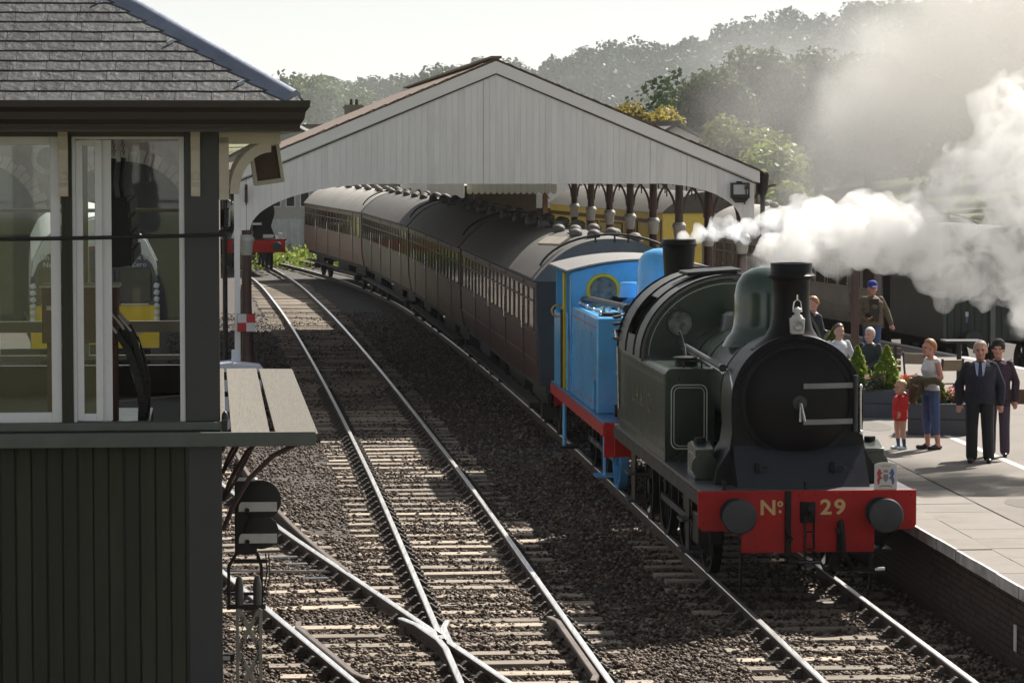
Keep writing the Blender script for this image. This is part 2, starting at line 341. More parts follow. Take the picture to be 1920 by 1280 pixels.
ED = 1.48
def ae(y, d): return off(PA, y, d)
ys = frange(28, 126, 99)
def dl(y):                      # far side of the platform follows the other line
    y2 = max(y, 56); x = PD(y2)-1.62
    return x if y >= 56 else x+(56-y)*.16
mb = MB(); v = []; f = []
for y in ys:
    a = ae(y, ED+1.3); v += [(a[0], a[1], PZ), (max(dl(a[1]), a[0]+.6), a[1], PZ)]
for i in range(len(ys)-1): f.append((2*i, 2*i+1, 2*i+3, 2*i+2))
mb.add(v, f); mb.build('platform_surface', M_tarmac, plat, 0)
# brick core below it
mb = MB(); v = []; f = []
for y in ys:
    a = ae(y, ED+.09); b = max(dl(a[1]), a[0]+1.6); v += [(a[0],a[1],-.4),(a[0],a[1],PZ-.09),(b,a[1],PZ-.05),(b,a[1],-.4)]
for i in range(len(ys)-1):
    for j in (0,1,2): f.append((4*i+j, 4*i+j+1, 4*i+j+5, 4*i+j+4))
f.append((0,1,2,3)); mb.add(v, f); mb.build('platform_core', M_mortar, plat, 0)
# coping stones and paving slabs, one by one
mb = MB(); mb.box(0,.42,0,.995,-.13,0); mb.mi[-1] = 1; mb.box(-.002,.035,.002,.993,.0005,.002,1); ME_COPE = mb.mesh('coping_stone', [M_slab, M_cope], 0)
mb = MB(); mb.box(0,.86,0,.89,-.06,-.001); ME_SLAB = mb.mesh('paving_slab', M_slab, 0)
y = 28.
while y < 66:
    a = PA.ang(y); p = ae(y, ED-.02+random.uniform(-.012,.012)); o = inst('coping_stone', ME_COPE, plat, (p[0],p[1],PZ+random.uniform(.0,.012)), (0,0,a)); y += 1.0
y = 28.
while y < 64:
    a = PA.ang(y); p = ae(y, ED+.41); inst('paving_slab', ME_SLAB, plat, (p[0],p[1],PZ+random.uniform(0,.006)), (0,0,a)); y += .9
mb = MB(); v = []; f = []
for y in frange(63.5, 126, 63): 
    a = ae(y, ED); b = ae(y, ED+1.32); v += [(a[0],a[1],PZ-.2),(a[0],a[1],PZ+.003),(b[0],b[1],PZ+.003)]
for i in range(62):
    for j in (0,1): f.append((3*i+j, 3*i+j+1, 3*i+j+4, 3*i+j+3))
mb.add(v, f); mb.build('platform_edge', M_slab, plat, 0)
# brick facing: the courses in view as bricks
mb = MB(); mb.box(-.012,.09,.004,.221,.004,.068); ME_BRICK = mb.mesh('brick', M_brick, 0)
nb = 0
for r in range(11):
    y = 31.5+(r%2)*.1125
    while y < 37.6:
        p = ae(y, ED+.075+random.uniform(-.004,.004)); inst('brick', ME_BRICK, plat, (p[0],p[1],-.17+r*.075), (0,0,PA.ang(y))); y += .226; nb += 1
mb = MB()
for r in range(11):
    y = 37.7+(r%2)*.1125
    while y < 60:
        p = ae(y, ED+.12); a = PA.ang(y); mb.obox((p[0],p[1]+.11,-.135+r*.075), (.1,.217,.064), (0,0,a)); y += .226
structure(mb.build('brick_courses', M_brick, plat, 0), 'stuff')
# white safety line
mb = MB(); v = []; f = []; yl = frange(30, 62, 40)
for y in yl: 
    a = ae(y, 4.38); b = ae(y, 4.50); v += [(a[0],a[1],PZ+.004),(b[0],b[1],PZ+.004)]
for i in range(39): f.append((2*i,2*i+1,2*i+3,2*i+2))
mb.add(v, f); mb.build('painted_line', M_line, plat, 0)
mb = MB(); v = []; f = []; yl = frange(40, 100, 60)
for y in yl: v += [(dl(y)-.25,y,PZ+.004),(dl(y)-.05,y,PZ+.004)]
for i in range(59): f.append((2*i,2*i+1,2*i+3,2*i+2))
mb.add(v, f); mb.build('painted_line', M_line, plat, 0)
# number plate on the platform wall
p = ae(33.4, ED+.05); mb = MB(); mb.box(-.012,.0,-.05,.05,-.14,.14); mb.build('wall_marker', mat('marker_white',(.75,.74,.72),.6), plat, 0, loc=(p[0],p[1],.2), rot=(0,0,PA.ang(33.4)))
# irregular darker patches on the tarmac
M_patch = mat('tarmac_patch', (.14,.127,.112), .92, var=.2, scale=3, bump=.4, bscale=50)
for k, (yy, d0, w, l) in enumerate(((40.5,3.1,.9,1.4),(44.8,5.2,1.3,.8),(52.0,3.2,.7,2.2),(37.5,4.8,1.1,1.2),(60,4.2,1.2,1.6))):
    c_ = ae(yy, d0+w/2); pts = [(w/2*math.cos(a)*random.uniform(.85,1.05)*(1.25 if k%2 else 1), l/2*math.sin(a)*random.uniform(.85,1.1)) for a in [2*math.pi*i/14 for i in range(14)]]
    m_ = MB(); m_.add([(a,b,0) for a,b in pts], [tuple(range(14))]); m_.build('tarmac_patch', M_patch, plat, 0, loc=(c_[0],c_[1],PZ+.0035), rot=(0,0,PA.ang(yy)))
# ================================================================== signal box
M_olive = mat('olive_black_paint', (.021,.022,.012), .7, var=.2, scale=3, bump=.25, rand=.2, stretch=(6,6,.6), dirt=(.045,.043,.03), dirt_amt=.5, dirt_scale=1.0)
M_post = mat('dark_grey_paint', (.034,.034,.037), .45, var=.15, scale=3, bump=.1)
M_brownp = mat('brown_paint', (.045,.033,.026), .4, var=.15, scale=4)
M_gutter = mat('gutter_brown', (.022,.016,.013), .45, var=.2, scale=6)
M_cream = mat('cream_paint', (.58,.53,.44), .55, var=.08, scale=5, dirt=(.36,.31,.24), dirt_amt=.5, dirt_scale=4)
M_sash = mat('white_sash_paint', (.72,.73,.76), .5, var=.06, scale=5, dirt=(.45,.45,.45), dirt_amt=.4, dirt_scale=5)
M_slate = mat('roof_slate', (.038,.04,.044), .55, var=.25, scale=5, bump=.7, bscale=16, rand=.35, dirt=(.13,.12,.108), dirt_amt=.45, dirt_scale=6)
M_lead = mat('lead_flashing', (.18,.21,.29), .5, .25, var=.2, scale=5, bump=.2, dirt=(.30,.33,.38), dirt_amt=.4)
M_plank = mat('weathered_plank', (.125,.114,.092), .85, var=.25, scale=2.5, stretch=(9,.7,4), bump=.5, bscale=20, rand=.12, dirt=(.085,.075,.06), dirt_amt=.7, dirt_scale=4)
M_fascia = mat('greygreen_fascia', (.10,.112,.10), .7, var=.2, scale=4, bump=.2)
M_iron = mat('black_iron', (.018,.017,.017), .5, .2, var=.3, scale=8)
M_lining = mat('interior_lining', (.52,.44,.22), .6, var=.1, scale=3)
M_gl = glass('window_glass', (.95,.97,.95), .025)
BX = thing('signal_box', 'wooden signal box with hipped slate roof, white sash windows and dark boarded base', 'signal box', (-2.47,27,0), R(5.25))
BW, BL = 4.6, 7.9                      # width (to -x) and length of the box
ZS, ZT = 3.06, 5.46                    # sill and head of the windows
# boards of the lower wall
mb = MB(); mb.prism([(.003,0),(.012,-.012),(.118,-.012),(.127,0),(.127,.02),(.003,.02)], 'z', -.4, 2.9); ME_BB = mb.mesh('wall_board', M_olive, 0)
x = -.29-.13
while x > -3.2: inst('wall_board', ME_BB, BX, (x+random.uniform(-.002,.002), random.uniform(-.003,.002), 0), (random.uniform(-.0012,.0012),random.uniform(-.0008,.0008),random.uniform(-.012,.012))); x -= .13
y = .02
for k in range(60): inst('wall_board', ME_BB, BX, (-.012, .05+k*.13, 0), (0,0,R(90)))
mb = MB(); mb.box(-.27,.012,-.035,.06,-.4,2.9); mb.build('corner_board', M_post, BX, bev=.006)
mb = MB(); mb.box(-BW,-.03,.021,.09,-.4,ZS-.06).box(-.09,-.02,.05,BL,-.4,ZS-.06).box(-BW,-.03,BL-.09,BL,-.4,ZS-.06).box(-BW,-BW+.08,.05,BL,-.4,ZS-.06); mb.build('wall_core', M_brownp, BX)
mb = MB(); mb.box(-.93,-.80,-.03,.0,1.7,2.88); mb.build('cover_board', M_olive, BX, bev=.004, loc=(-1.2,-.014,0))
# operating floor, sill, frieze, posts
mb = MB(); mb.box(-BW+.1,-.1,.1,BL-.1,2.62,2.70); mb.build('floor', mat('floor_boards',(.06,.045,.035),.7), BX)
mb = MB(); mb.box(-BW,.02,-.09,.10,ZS-.07,ZS); mb.build('window_sill', M_fascia, BX, bev=.008)
mb = MB(); mb.box(-BW,-.06,-.055,.02,ZS-.14,ZS-.072); mb.build('sill_beam', M_post, BX, bev=.004)
mb = MB(); mb.box(-BW,-.29,-.02,.10,ZT,5.62).box(-.02,.02,-.02,BL,ZT+.04,5.62).box(-BW,.0,BL-.1,BL,ZT,5.62); mb.build('frieze', M_brownp, BX)
mb = MB(); mb.box(-.29,.0,-.03,.12,ZS,5.62); mb.build('corner_post', M_post, BX, bev=.008)
for x0 in (-1.32,-2.62): mb = MB(); mb.box(x0,x0+.09,-.03,.10,ZS,ZT+.02); mb.build('mullion_post', M_olive, BX, bev=.004)
# eaves brackets on the front
def bracket(x):
    mb = MB(); pr = [(0,ZT+.06),(-.20,ZT+.06),(-.20,ZT+.0),(-.15,ZT-.03),(-.12,ZT-.1),(-.07,ZT-.14),(-.07,5.05),(-.1,5.01),(-.1,4.97),(-.075,4.93),(0,4.93)]
    mb.prism([(a, b+.03) for a, b in pr], 'x', x, x+.078); mb.lathe([(.035,-.075),(.035,-.082),(.02,-.09),(.0,-.09)], (x+.039,0,5.13), 'y', 14)
    mb.box(x+.03,x+.048,-.095,-.07,5.12,5.14); return mb.build('eaves_bracket', M_cream, BX, bev=.004)
bracket(-.235); bracket(-1.335); bracket(-2.635)
# sash windows on the front: frame > pane
def frame_mb(x0, x1, z0, z1, w, y0, y1):
    mb = MB(); mb.box(x0,x0+w,y0,y1,z0,z1).box(x1-w,x1,y0,y1,z0,z1).box(x0+w,x1-w,y0,y1,z0,z0+w).box(x0+w,x1-w,y0,y1,z1-w*.8,z1); return mb
def window(x0, x1, z0, z1, w, y0, m=M_sash, name='window', gl=True):
    f = frame_mb(x0,x1,z0,z1,w,y0,y0+.045).build(name, m, BX, bev=.004)
    if gl: mb = MB(); mb.box(x0+w,x1-w,y0+.018,y0+.022,z0+w,z1-w*.8); mb.build('pane', M_gl, f)
    return f
window(-2.53,-1.325,ZS,ZT,.085,.0); window(-3.75,-2.63,ZS,ZT,.085,.0)
mb = MB(); mb.box(-1.23,-1.20,-.005,.06,ZS,ZT).box(-.335,-.29,-.005,.06,ZS,ZT).box(-1.2,-.335,-.005,.06,ZT-.022,ZT); mb.build('window_frame', M_sash, BX, bev=.003)
f = frame_mb(-1.20,-.98,ZS+.01,ZT-.03,.06,.02,.06).build('sliding_sash', M_sash, BX, bev=.004)
mb = MB(); mb.box(-.98,-.905,.06,.10,ZS+.01,ZT-.03); mb.build('stile', M_sash, f)
mb = MB(); mb.box(-1.14,-1.04,.036,.040,ZS+.07,ZT-.08); mb.build('pane', M_gl, f)
# windows along the track side and the back
for k in range(6):
    y0 = .14+k*1.29; f = MB(); w = .06
    f.box(-.05,-.005,y0,y0+w,ZS,ZT).box(-.05,-.005,y0+1.23-w,y0+1.23,ZS,ZT).box(-.05,-.005,y0+w,y0+1.23-w,ZS,ZS+w).box(-.05,-.005,y0+w,y0+1.23-w,ZT-w,ZT+.03)
    f = f.build('window', M_sash, BX)
    mb = MB(); mb.box(-.03,-.026,y0+w,y0+1.23-w,ZS+w,ZT-w); mb.build('pane', M_gl, f)
    mb = MB(); mb.box(-.07,.0,y0+1.235,y0+1.285,ZS,ZT+.04); mb.build('mullion_post', M_post, BX)
def bwin(x0, x1, solid=False):
    f = frame_mb(x0,x1,ZS,5.50,.05,BL-.07,BL-.01); f.box(x0+.05,x1-.05,BL-.065,BL-.02,4.66,4.70).box(x0+.05,x1-.05,BL-.07,BL-.01,3.36,3.48); f = f.build('window', M_cream, BX)
    mb = MB(); mb.box(x0+.05,x1-.05,BL-.035,BL-.03,ZS+.05,5.46); mb.build('pane', M_gl, f)
bwin(-2.42,-1.60); bwin(-1.46,-.12); mb = MB(); mb.box(-1.6,-1.46,BL-.09,BL,ZS,5.5); mb.build('mullion_post', M_cream, BX, bev=.005)
mb = MB(); mb.box(-BW,-2.42,BL-.1,BL-.005,ZS-.1,5.5).box(-BW+.01,-BW+.06,.1,BL-.1,2.7,5.5); mb.build('inner_lining', M_lining, BX)
for k in range(6): mb = MB(); mb.box(-2.62-k*.2,-2.60-k*.2,BL-.115,BL-.1,ZS-.05,5.5); mb.build('lining_batten', M_lining, BX)
mb = MB(); mb.box(-BW,.0,.0,BL,5.62,5.66); mb.build('ceiling', M_cream, BX)
# roof: slates on the front slope, hips in lead, gutters
EV, PT = .70, R(31); ez = 5.73
W2 = (BW+2*EV)/2; tz = math.tan(PT)
xc = -BW/2; apex = ez+W2*tz; y0e, y1e = -EV, BL+EV
mb = MB(); A = (xc-W2,y0e,ez-.03); B = (xc+W2,y0e,ez-.03); C_ = (xc+W2,y1e,ez-.03); D_ = (xc-W2,y1e,ez-.03); E1 = (xc,y0e+W2,apex-.03); E2 = (xc,y1e-W2,apex-.03)
mb.add([A,B,C_,D_,E1,E2], [(0,1,4),(1,2,5,4),(2,3,5),(3,0,4,5),(0,3,2,1)]); mb.build('roof_deck', M_slate, BX, 0)
gauge = .167; rows = 19
for r in range(rows):
    s0 = r*gauge; run = s0*math.cos(PT); hw = W2-run; zz = ez+s0*math.sin(PT); yy = y0e+s0*math.cos(PT); off_ = (r%2)*.135+random.uniform(-.02,.02)
    x = xc-hw+off_-.27
    while x < xc+hw:
        w = .27+random.choice((0,0,0,.0,-.02,.03)); a = max(x, xc-hw); b = min(x+w-.004, xc+hw-.02)
        if b-a > .05 and b > -3.6:
            mb = MB(); L_ = .30; t = .009; j = lambda q=.006: random.uniform(-q, q); sn, cs = math.sin(PT), math.cos(PT)
            bot = [(a,-.012+j(.004)),((a+b)/2,-.014+j(.007)),(b,-.012+j(.004))]; b2 = min(b, xc+hw-L_*cs+.2); 
            pts = bot+[(min(b, xc+hw-.0-L_*.6*cs) if b > xc+hw-.3 else b, L_),(a,L_)]
            v = [(px, yy+q*cs-.0*sn, zz+q*sn+.006-q*.03) for px, q in pts]+[(px, yy+q*cs-t*sn, zz+q*sn+t*cs+.006+.016-q*.06) for px, q in pts]; n = 5
            mb.add(v, [tuple(range(n-1,-1,-1)), tuple(range(n,2*n))]+[(i,(i+1)%n,n+(i+1)%n,n+i) for i in range(n)]); mb.build('slate', M_slate, BX, 0)
        x += w
# slates in courses on the track-side slope
for r in range(19):
    s0 = r*gauge; run = s0*math.cos(PT); sn, cs = math.sin(PT), math.cos(PT); mb = MB()
    mb.add([(xc+W2-run,y0e+run,ez+s0*sn+.03),(xc+W2-run,y1e-run,ez+s0*sn+.03),(xc+W2-run-.18*cs,y1e-run-.15,ez+s0*sn+.18*sn+.012),(xc+W2-run-.18*cs,y0e+run+.15,ez+s0*sn+.18*sn+.012),(xc+W2-run,y0e+run,ez+s0*sn),(xc+W2-run,y1e-run,ez+s0*sn)], [(0,1,2,3),(4,5,1,0)]); mb.build('slate_course', M_slate, BX, 0)
d = (Vector(E1)-Vector(B)).normalized(); P0 = Vector(B)+Vector((0,0,.05))+d*.10; P1 = P0+d*4.3
mb = MB(); side = Vector((-1,-1,0)).normalized(); n_ = 9; ring_ = [(-.17,-.085),(-.09,-.015),(-.05,.035),(0,.055),(.05,.035),(.08,-.03),(.11,-.10)]
sd_ = Vector((1,-1,0)).normalized(); sd_ = (Vector((-1,-1,0)).cross(Vector((0,0,1)))).normalized(); sd_ = Vector((.7071,-.7071,0))
v = []
for p in (P0, P1):
    for q, h in ring_: v.append(p+sd_*0+Vector((0,0,h))+Vector((q*.7071*1.0,-q*.7071*-1.0,0)))
# the lead lies across the hip: one flank on each slope
v = []
for p in (P0, P1):
    for q, h in ring_: v.append(p+Vector((.7071*q,.7071*q,h)))
k = len(ring_); mb.add(v, [(i,i+1,k+i+1,k+i) for i in range(k-1)]+[tuple(range(k-1,-1,-1)), tuple(range(k,2*k))]); mb.build('hip_flashing', M_lead, BX, 50)
for t in (.45,1.35,2.3):
    p = P0+d*t; MB().obox((p.x-.16,p.y-.14,p.z-.06),(.07,.02,.03),(0,R(-20),R(45))).build('lead_clip', mat('lead_clip_bright',(.5,.55,.6),.4,.6), BX)
gp = [(0,0),(-.0,.11),(-.02,.115),(-.03,.10),(-.05,.05),(-.09,.02),(-.1,0)]
mb = MB(); pr = [(.0,5.53),(-.055,5.53),(-.06,5.56),(-.09,5.60),(-.10,5.66),(-.135,5.70),(-.14,5.755),(-.125,5.755),(-.12,5.70),(0,5.69)]
pr = [(a+y0e+.02,b) for a, b in pr]; g1 = xc+W2-.07
n = len(pr); v = [( -BW-EV, a, b) for a, b in pr]+[(g1-(a-y0e), a, b) for a, b in pr]; mb.add(v, [tuple(range(n)), tuple(range(2*n-1,n-1,-1))]+[(i,n+i,n+(i+1)%n,(i+1)%n) for i in range(n)])
v = [(g1-(a-y0e), a, b) for a, b in pr]+[(g1-(a-y0e), y1e, b) for a, b in pr]; mb.add(v, [tuple(range(n)), tuple(range(2*n-1,n-1,-1))]+[(i,n+i,n+(i+1)%n,(i+1)%n) for i in range(n)]); mb.build('gutter', M_gutter, BX, 25)
mb = MB(); mb.box(-BW-EV,EV-.03,-EV+.03,0-.02,5.50,5.53).box(.02,EV-.03,-.02,BL+EV,5.50,5.53); mb.build('soffit', M_brownp, BX)
# curved bracket under the side eaves
def side_bracket(y):
    mb = MB(); mb.box(.0,.085,y,y+.07,4.93,5.46).box(.0,.52,y,y+.07,5.40,5.50)
    o = [(.09+.36*math.cos(a), 5.04+.37*math.sin(a)) for a in [R(t) for t in range(180,89,-10)]]
    pts = [(.09+.0, 5.0)]; arc = [(.44-.35*math.cos(R(t)), 4.98+.44*math.sin(R(t))) for t in range(0,91,10)]; arc2 = [(.44-.27*math.cos(R(t)), 4.98+.35*math.sin(R(t))) for t in range(90,-1,-10)]
    mb.prism(arc+arc2, 'y', y+.005, y+.065); return mb.build('eaves_bracket', M_cream, BX, bev=.005)
side_bracket(-.03); side_bracket(2.6); side_bracket(5.2)
# small framed vent window hanging open under the side eaves
v_ = frame_mb(-.14,.14,-.36,.0,.035,-.02,.02).build('open_vent', M_cream, BX, bev=.004, loc=(.40,1.7,5.40), rot=(R(-6),R(-8),R(4)))
mb = MB(); mb.box(-.105,.105,-.006,.006,-.33,-.03); mb.build('vent_panel', mat('vent_board_brown',(.085,.055,.035),.7,var=.35,scale=7), v_)
# walkway round the box
mb = MB()
for k, (x0, x1) in enumerate(((.03,.075),(.09,.415),(.43,.79))):
    mb = MB(); mb.box(x0,x1,-.20,7.6,2.94,2.975); mb.build('walkway_plank', M_plank, BX, bev=.004, rot=(0,R(.6*(k-1)),R(.15*k)))
mb = MB(); mb.box(-3.4,.03,-.2,-.02,2.94,2.978); mb.build('walkway_plank', M_fascia, BX, bev=.004)
MB().box(-3.4,.80,-.235,-.203,2.865,2.985).build('walkway_fascia', M_fascia, BX, bev=.005); MB().box(.0,.8,7.61,7.65,2.86,2.94).build('walkway_fascia', M_fascia, BX, bev=.005)
for yb in (.25,2.6,5.0,7.3):
    mb = MB(); mb.tube([(.02,yb,2.1),(.1,yb,2.3),(.25,yb,2.55),(.45,yb,2.74),(.74,yb,2.88)],.022,6).tube([(.02,yb,2.35),(.14,yb,2.55),(.3,yb,2.86)],.014,6).bar((.0,yb,2.90),(.76,yb,2.90),.04,.05); mb.build('walkway_bracket', mat('rust_brown_iron',(.06,.035,.03),.7), BX)
mb = MB(); mb.obox((.035,-.05,3.02),(.05,.10,.12)); mb.sph((.04,-.03,3.09),(.03,.04,.06)); mb.build('walkway_bolt', M_iron, BX)
# overhead wire with its coil, strung along the front
w = tag(MB().tube([Vector((-4.6+5.0*t, -.32-.2*(1-t), 4.655-.04*math.sin(math.pi*t))) for t in frange(0,.93,14)], .017, 8).build('overhead_cable', M_iron, None, loc=(-2.47,27,0), rot=(0,0,R(5.25))), 'thick black cable strung across the windows of the signal box', 'cable')
cl = MB(); cl.tube([(.05+.035*math.cos(t*.9), .05+.035*math.sin(t*.9), 4.70+t*.0021) for t in range(0,72)], .011, 6); cl.cyl((.0,.05,4.66),(.09,.05,4.66),.015); cl.cyl((.05,.05,4.64),(.05,.05,4.9),.006)
tag(cl.build('cable_coil', mat('coil_black',(.02,.02,.022),.25,.3), None, loc=(-2.47,27,0), rot=(0,0,R(5.25))), 'small black coiled insulator fixed to the corner post of the signal box', 'insulator')
# ---- inside: lever frame, instrument cabinet, hanging shelf, desk
def inbox(l): a = R(5.25); return (-2.47+l[0]*math.cos(a)-l[1]*math.sin(a), 27+l[0]*math.sin(a)+l[1]*math.cos(a), l[2])
LV = thing('lever_frame', 'row of curved black signal levers standing inside the signal box', 'lever frame', inbox((-.86,1.3,2.70)), R(5.25))
M_lev = mat('lever_black',(.012,.012,.013),.28,.4,var=.2); M_levs = mat('lever_handle_steel',(.5,.46,.42),.3,.9)
mb = MB(); mb.box(-.30,.22,-.1,2.6,0,.16); mb.build('frame_bed', M_lev, LV, bev=.01)
for k in range(9):
    yk = .05+k*.27; b = [.0,.12,.05,-.04,.02,.07,-.06,.03,0][k]; L1 = MB()
    pts = [(.16,yk,.1),(.17,yk,.4),(.13+b*.3,yk,.66),(.05+b*.6,yk,.88),(-.05+b,yk,1.03)]
    for a, c in zip(pts[:-1], pts[1:]): L1.bar(a, c, .022, .065 if a[2] < .8 else .05, (1,0,0))
    l = L1.build('lever', M_lev, LV, bev=.003)
    MB().cyl(pts[-1], (-.16+b,yk,1.17), .017, .014).build('handle', M_levs, l)
    MB().tube([(-.02+b,yk+.015,.95),(.02+b,yk+.02,.93),(.12,yk+.02,.55)],.008,6).build('catch_rod', M_levs, l)
# brass duster cloth draped on a lever
CB = thing('instrument_cabinet', 'dark red wooden cabinet with pale top standing inside the signal box', 'cabinet', inbox((-1.28,2.3,2.70)), R(5.25))
M_mah = mat('mahogany', (.10,.022,.016), .35, var=.25, scale=3, stretch=(1,1,5)); M_ctop = mat('cabinet_top_pale',(.7,.66,.58),.5)
for lx_ in (-.28,.30): MB().box(lx_,lx_+.05,-.2,-.15,0,.9).build('leg', M_mah, CB); MB().box(lx_,lx_+.05,.2,.25,0,.9).build('leg', M_mah, CB)
mb = MB(); mb.box(-.32,.36,-.25,.3,.9,1.40); mb.build('carcass', M_mah, CB, bev=.006); MB().box(-.34,.38,-.28,.33,1.402,1.425).build('top', M_ctop, CB, bev=.004)
MB().box(-.28,-.04,-.262,-.252,1.2,1.24).build('label_strip', M_ctop, CB); MB().box(.02,.32,-.258,-.251,.95,1.35).build('door', M_mah, CB, bev=.004)
mb = MB(); mb.sph((-.18,-.05,1.455),(.07,.05,.03)).cyl((-.2,0,1.45),(-.15,0,1.49),.02); tag(mb.build('telephone', M_iron, None, loc=inbox((-1.28,2.3,2.70)), rot=(0,0,R(5.25))), 'small black telephone lying on the red cabinet', 'telephone')
HS = thing('instrument_shelf', 'black slatted shelf hanging on chained rods from the signal box ceiling', 'shelf', inbox((-.79,1.15,4.33)), R(5.25))
HS.rotation_euler = (R(0), R(-4.5), R(5.25))
mb = MB(); mb.box(-.2,.03,.0,2.6,.0,.60); mb.build('shelf_body', M_iron, HS, bev=.006)
for k in range(4): MB().box(.032,.052+.0*k,.03,2.57,.03+k*.145,.13+k*.145).build('slat', mat('shelf_slat',(.045,.04,.03),.5), HS)
for dx in (-.085,-.0):
    MB().tube([(dx,.15,.57),(dx-.012,.15,.72),(dx+.03,.15,.95)],.022,8).build('rod', M_iron, HS)
    ch = MB()
    for q in range(7): ch.ring((dx+.035,.15,.98+q*.028), .013, .004, 'y' if q%2 else 'x', 10, 5)
    ch.build('chain', M_iron, HS)
# ================================================================== shunting signal on its lattice post
SG = thing('shunt_signal', 'black shunting signal with two white bars on a lattice post beside the signal box', 'signal', (-2.44,30.2,-.3), R(4))
M_enw = mat('white_enamel', (.80,.80,.78), .4, var=.05, dirt=(.5,.47,.42), dirt_amt=.4, dirt_scale=8); M_sgs = mat('galvanised_post', (.36,.345,.31), .55, .4, var=.2, scale=8)
zb = 1.60; zl = 1.12                                 # heights above the base of the arm unit and post top
mb = MB(); mb.box(-.19,.02,-.06,.12,zb+.22,zb+.92); h = mb.build('signal_housing', M_iron, SG, bev=.01)
MB().box(-.195,.025,-.065,.125,zb+.921,zb+.935).build('housing_cap', M_enw, h)
for zc, rr in ((zb+.74,.19),(zb+.44,.165)):
    d_ = MB().lathe([(rr,.0),(rr,-.012),(rr-.02,-.018),(0,-.02)], (.06,-.075,zc), 'y', 36).build('signal_disc', M_iron, SG)
    a = [(-.15,-.045),(.21,-.045),(.21,.045),(-.125,.045),(-.14,.03),(-.15,.0)]
    MB().prism([(p, q+zc-.06) for p, q in a],'y',-.112,-.1).build('white_bar', M_enw, d_)
    MB().lathe([(.022,0),(.022,-.025),(0,-.026)], (-.07,-.112,zc-.09),'y',12).build('pivot', M_iron, d_)
MB().sph((-.11,-.068,zb+.775),.012).build('red_spectacle', mat('red_glass',(.7,.04,.03),.2), SG)
mb = MB()
for x0 in (-.25,.06): mb.bar((x0,0,zb+.1),(x0*.6-.02,0,zb+.24),.03,.03).bar((x0,0,zb+.1),(x0,0,zb-.28),.03,.03)
mb.bar((-.27,0,zb-.28),(.1,0,zb-.28),.05,.05).bar((-.27,.0,zb-.16),(.1,0,zb-.16),.03,.03).bar((-.2,0,zb+.15),(.12,0,zb+.15),.03,.04); mb.build('bracket_frame', M_iron, SG, bev=.003)
for x0 in (-.15,.02): mb = MB(); mb.lathe([(.035,0),(.04,.03),(.04,.2),(.03,.25),(.02,.27),(.0,.275)],(x0,-.05,zb-.26),'z',14); mb.build('balance_weight', mat('grey_iron',(.12,.12,.12),.5,.4), SG)
MB().tube([(.10,.03,zb+.22),(.115,.03,zb+.05),(.09,.03,zb-.1),(.07,0,zb-.2)],.007,6).tube([(.13,.03,zb+.22),(.14,.03,zb+.0),(.1,.03,zb-.15)],.006,6).build('cable', M_iron, SG)
for x0 in (-.17,.05):
    for y0 in (-.1,.1): MB().bar((x0,y0,0),(x0,y0,zb-.3),.028,.028).build('post_angle', M_sgs, SG)
for k in range(3):
    z0 = .05+k*.42
    for y0 in (-.105,.105): MB().bar((-.17,y0,z0),(.05,y0,z0+.42),.028,.006,(0,1,0)).bar((.05,y0+.008,z0),(-.17,y0+.008,z0+.42),.028,.006,(0,1,0)).build('lattice_strip', M_sgs, SG)
for x0 in (-.12,.02):
    ch = MB(); [ch.ring((x0,-.14,.1+q*.034), .016, .004, 'y' if q%2 else 'x', 8, 4) for q in range(34)]; ch.build('pull_chain', M_iron, SG)
MB().box(-.36,-.2,-.05,.05,.80,.87).build('lamp_bracket', M_iron, SG); MB().box(-.34,-.24,-.055,-.05,.815,.855).build('plate', M_enw, SG)
# ================================================================== train shed
SA = R(4.8); SH = thing('train_shed', 'open timber train shed with white boarded gable spanning the tracks', 'train shed', (-.33,66,0), SA)
M_white = mat('white_shed_paint', (.84,.83,.835), .6, var=.05, scale=1.4, bump=.08, rand=.03, dirt=(.58,.575,.57), dirt_amt=.5, dirt_scale=1.1, stretch=(3,3,.5))
M_whiteb = mat('white_bargeboard', (.83,.82,.82), .55, var=.05, scale=2)
M_tile = mat('mossy_roof_tile', (.15,.10,.085), .9, var=.35, scale=3, bump=.6, bscale=12, rand=.2, dirt=(.13,.14,.06), dirt_amt=.7, dirt_scale=1.1)
M_colb = mat('column_brown', (.075,.035,.028), .45, var=.2, scale=6); M_colw = mat('capital_white', (.5,.49,.46), .55, var=.1, scale=6, dirt=(.45,.43,.4))
M_timber = mat('dark_roof_timber', (.05,.045,.042), .8, var=.3, scale=3)
HWD, ZR, ZE, SLN = 5.4, 7.10, 4.86, 36.
def ztop(x): return ZR-abs(x)*(ZR-ZE)/HWD-.16
def zbot(x):
    if x < -2.3:
        t = (-2.3-x)/2.75; return 4.58-.94*(1-math.sqrt(max(0,1-min(1,t)**2))) if t < 1 else 3.64
    if x > 3.35:
        t = (x-3.35)/1.75; return 4.58-.80*(1-math.sqrt(max(0,1-min(1,t)**2))) if t < 1 else 3.78
    return 4.58
x = -HWD+.02; w = .128
while x < HWD-.06:
    a, b = x+.0012, min(x+w-.0012, HWD-.02); n = 4; xs = [a+(b-a)*i/n for i in range(n+1)]
    zj = random.uniform(-.004,.004)
    if random.random() < .07: b -= .006; xs = [a+(b-a)*i/n for i in range(n+1)]
    if a < 0 < b: xs = sorted(set(xs+[0.]))
    poly = [(q, zbot(q)+zj) for q in xs]+[(q, ztop(q)) for q in reversed(xs)]; dy = random.uniform(0,.006)
    MB().prism(poly, 'y', -.03+dy, .0+dy).build('gable_board', M_white, SH, 0)
    x += w
mb = MB()
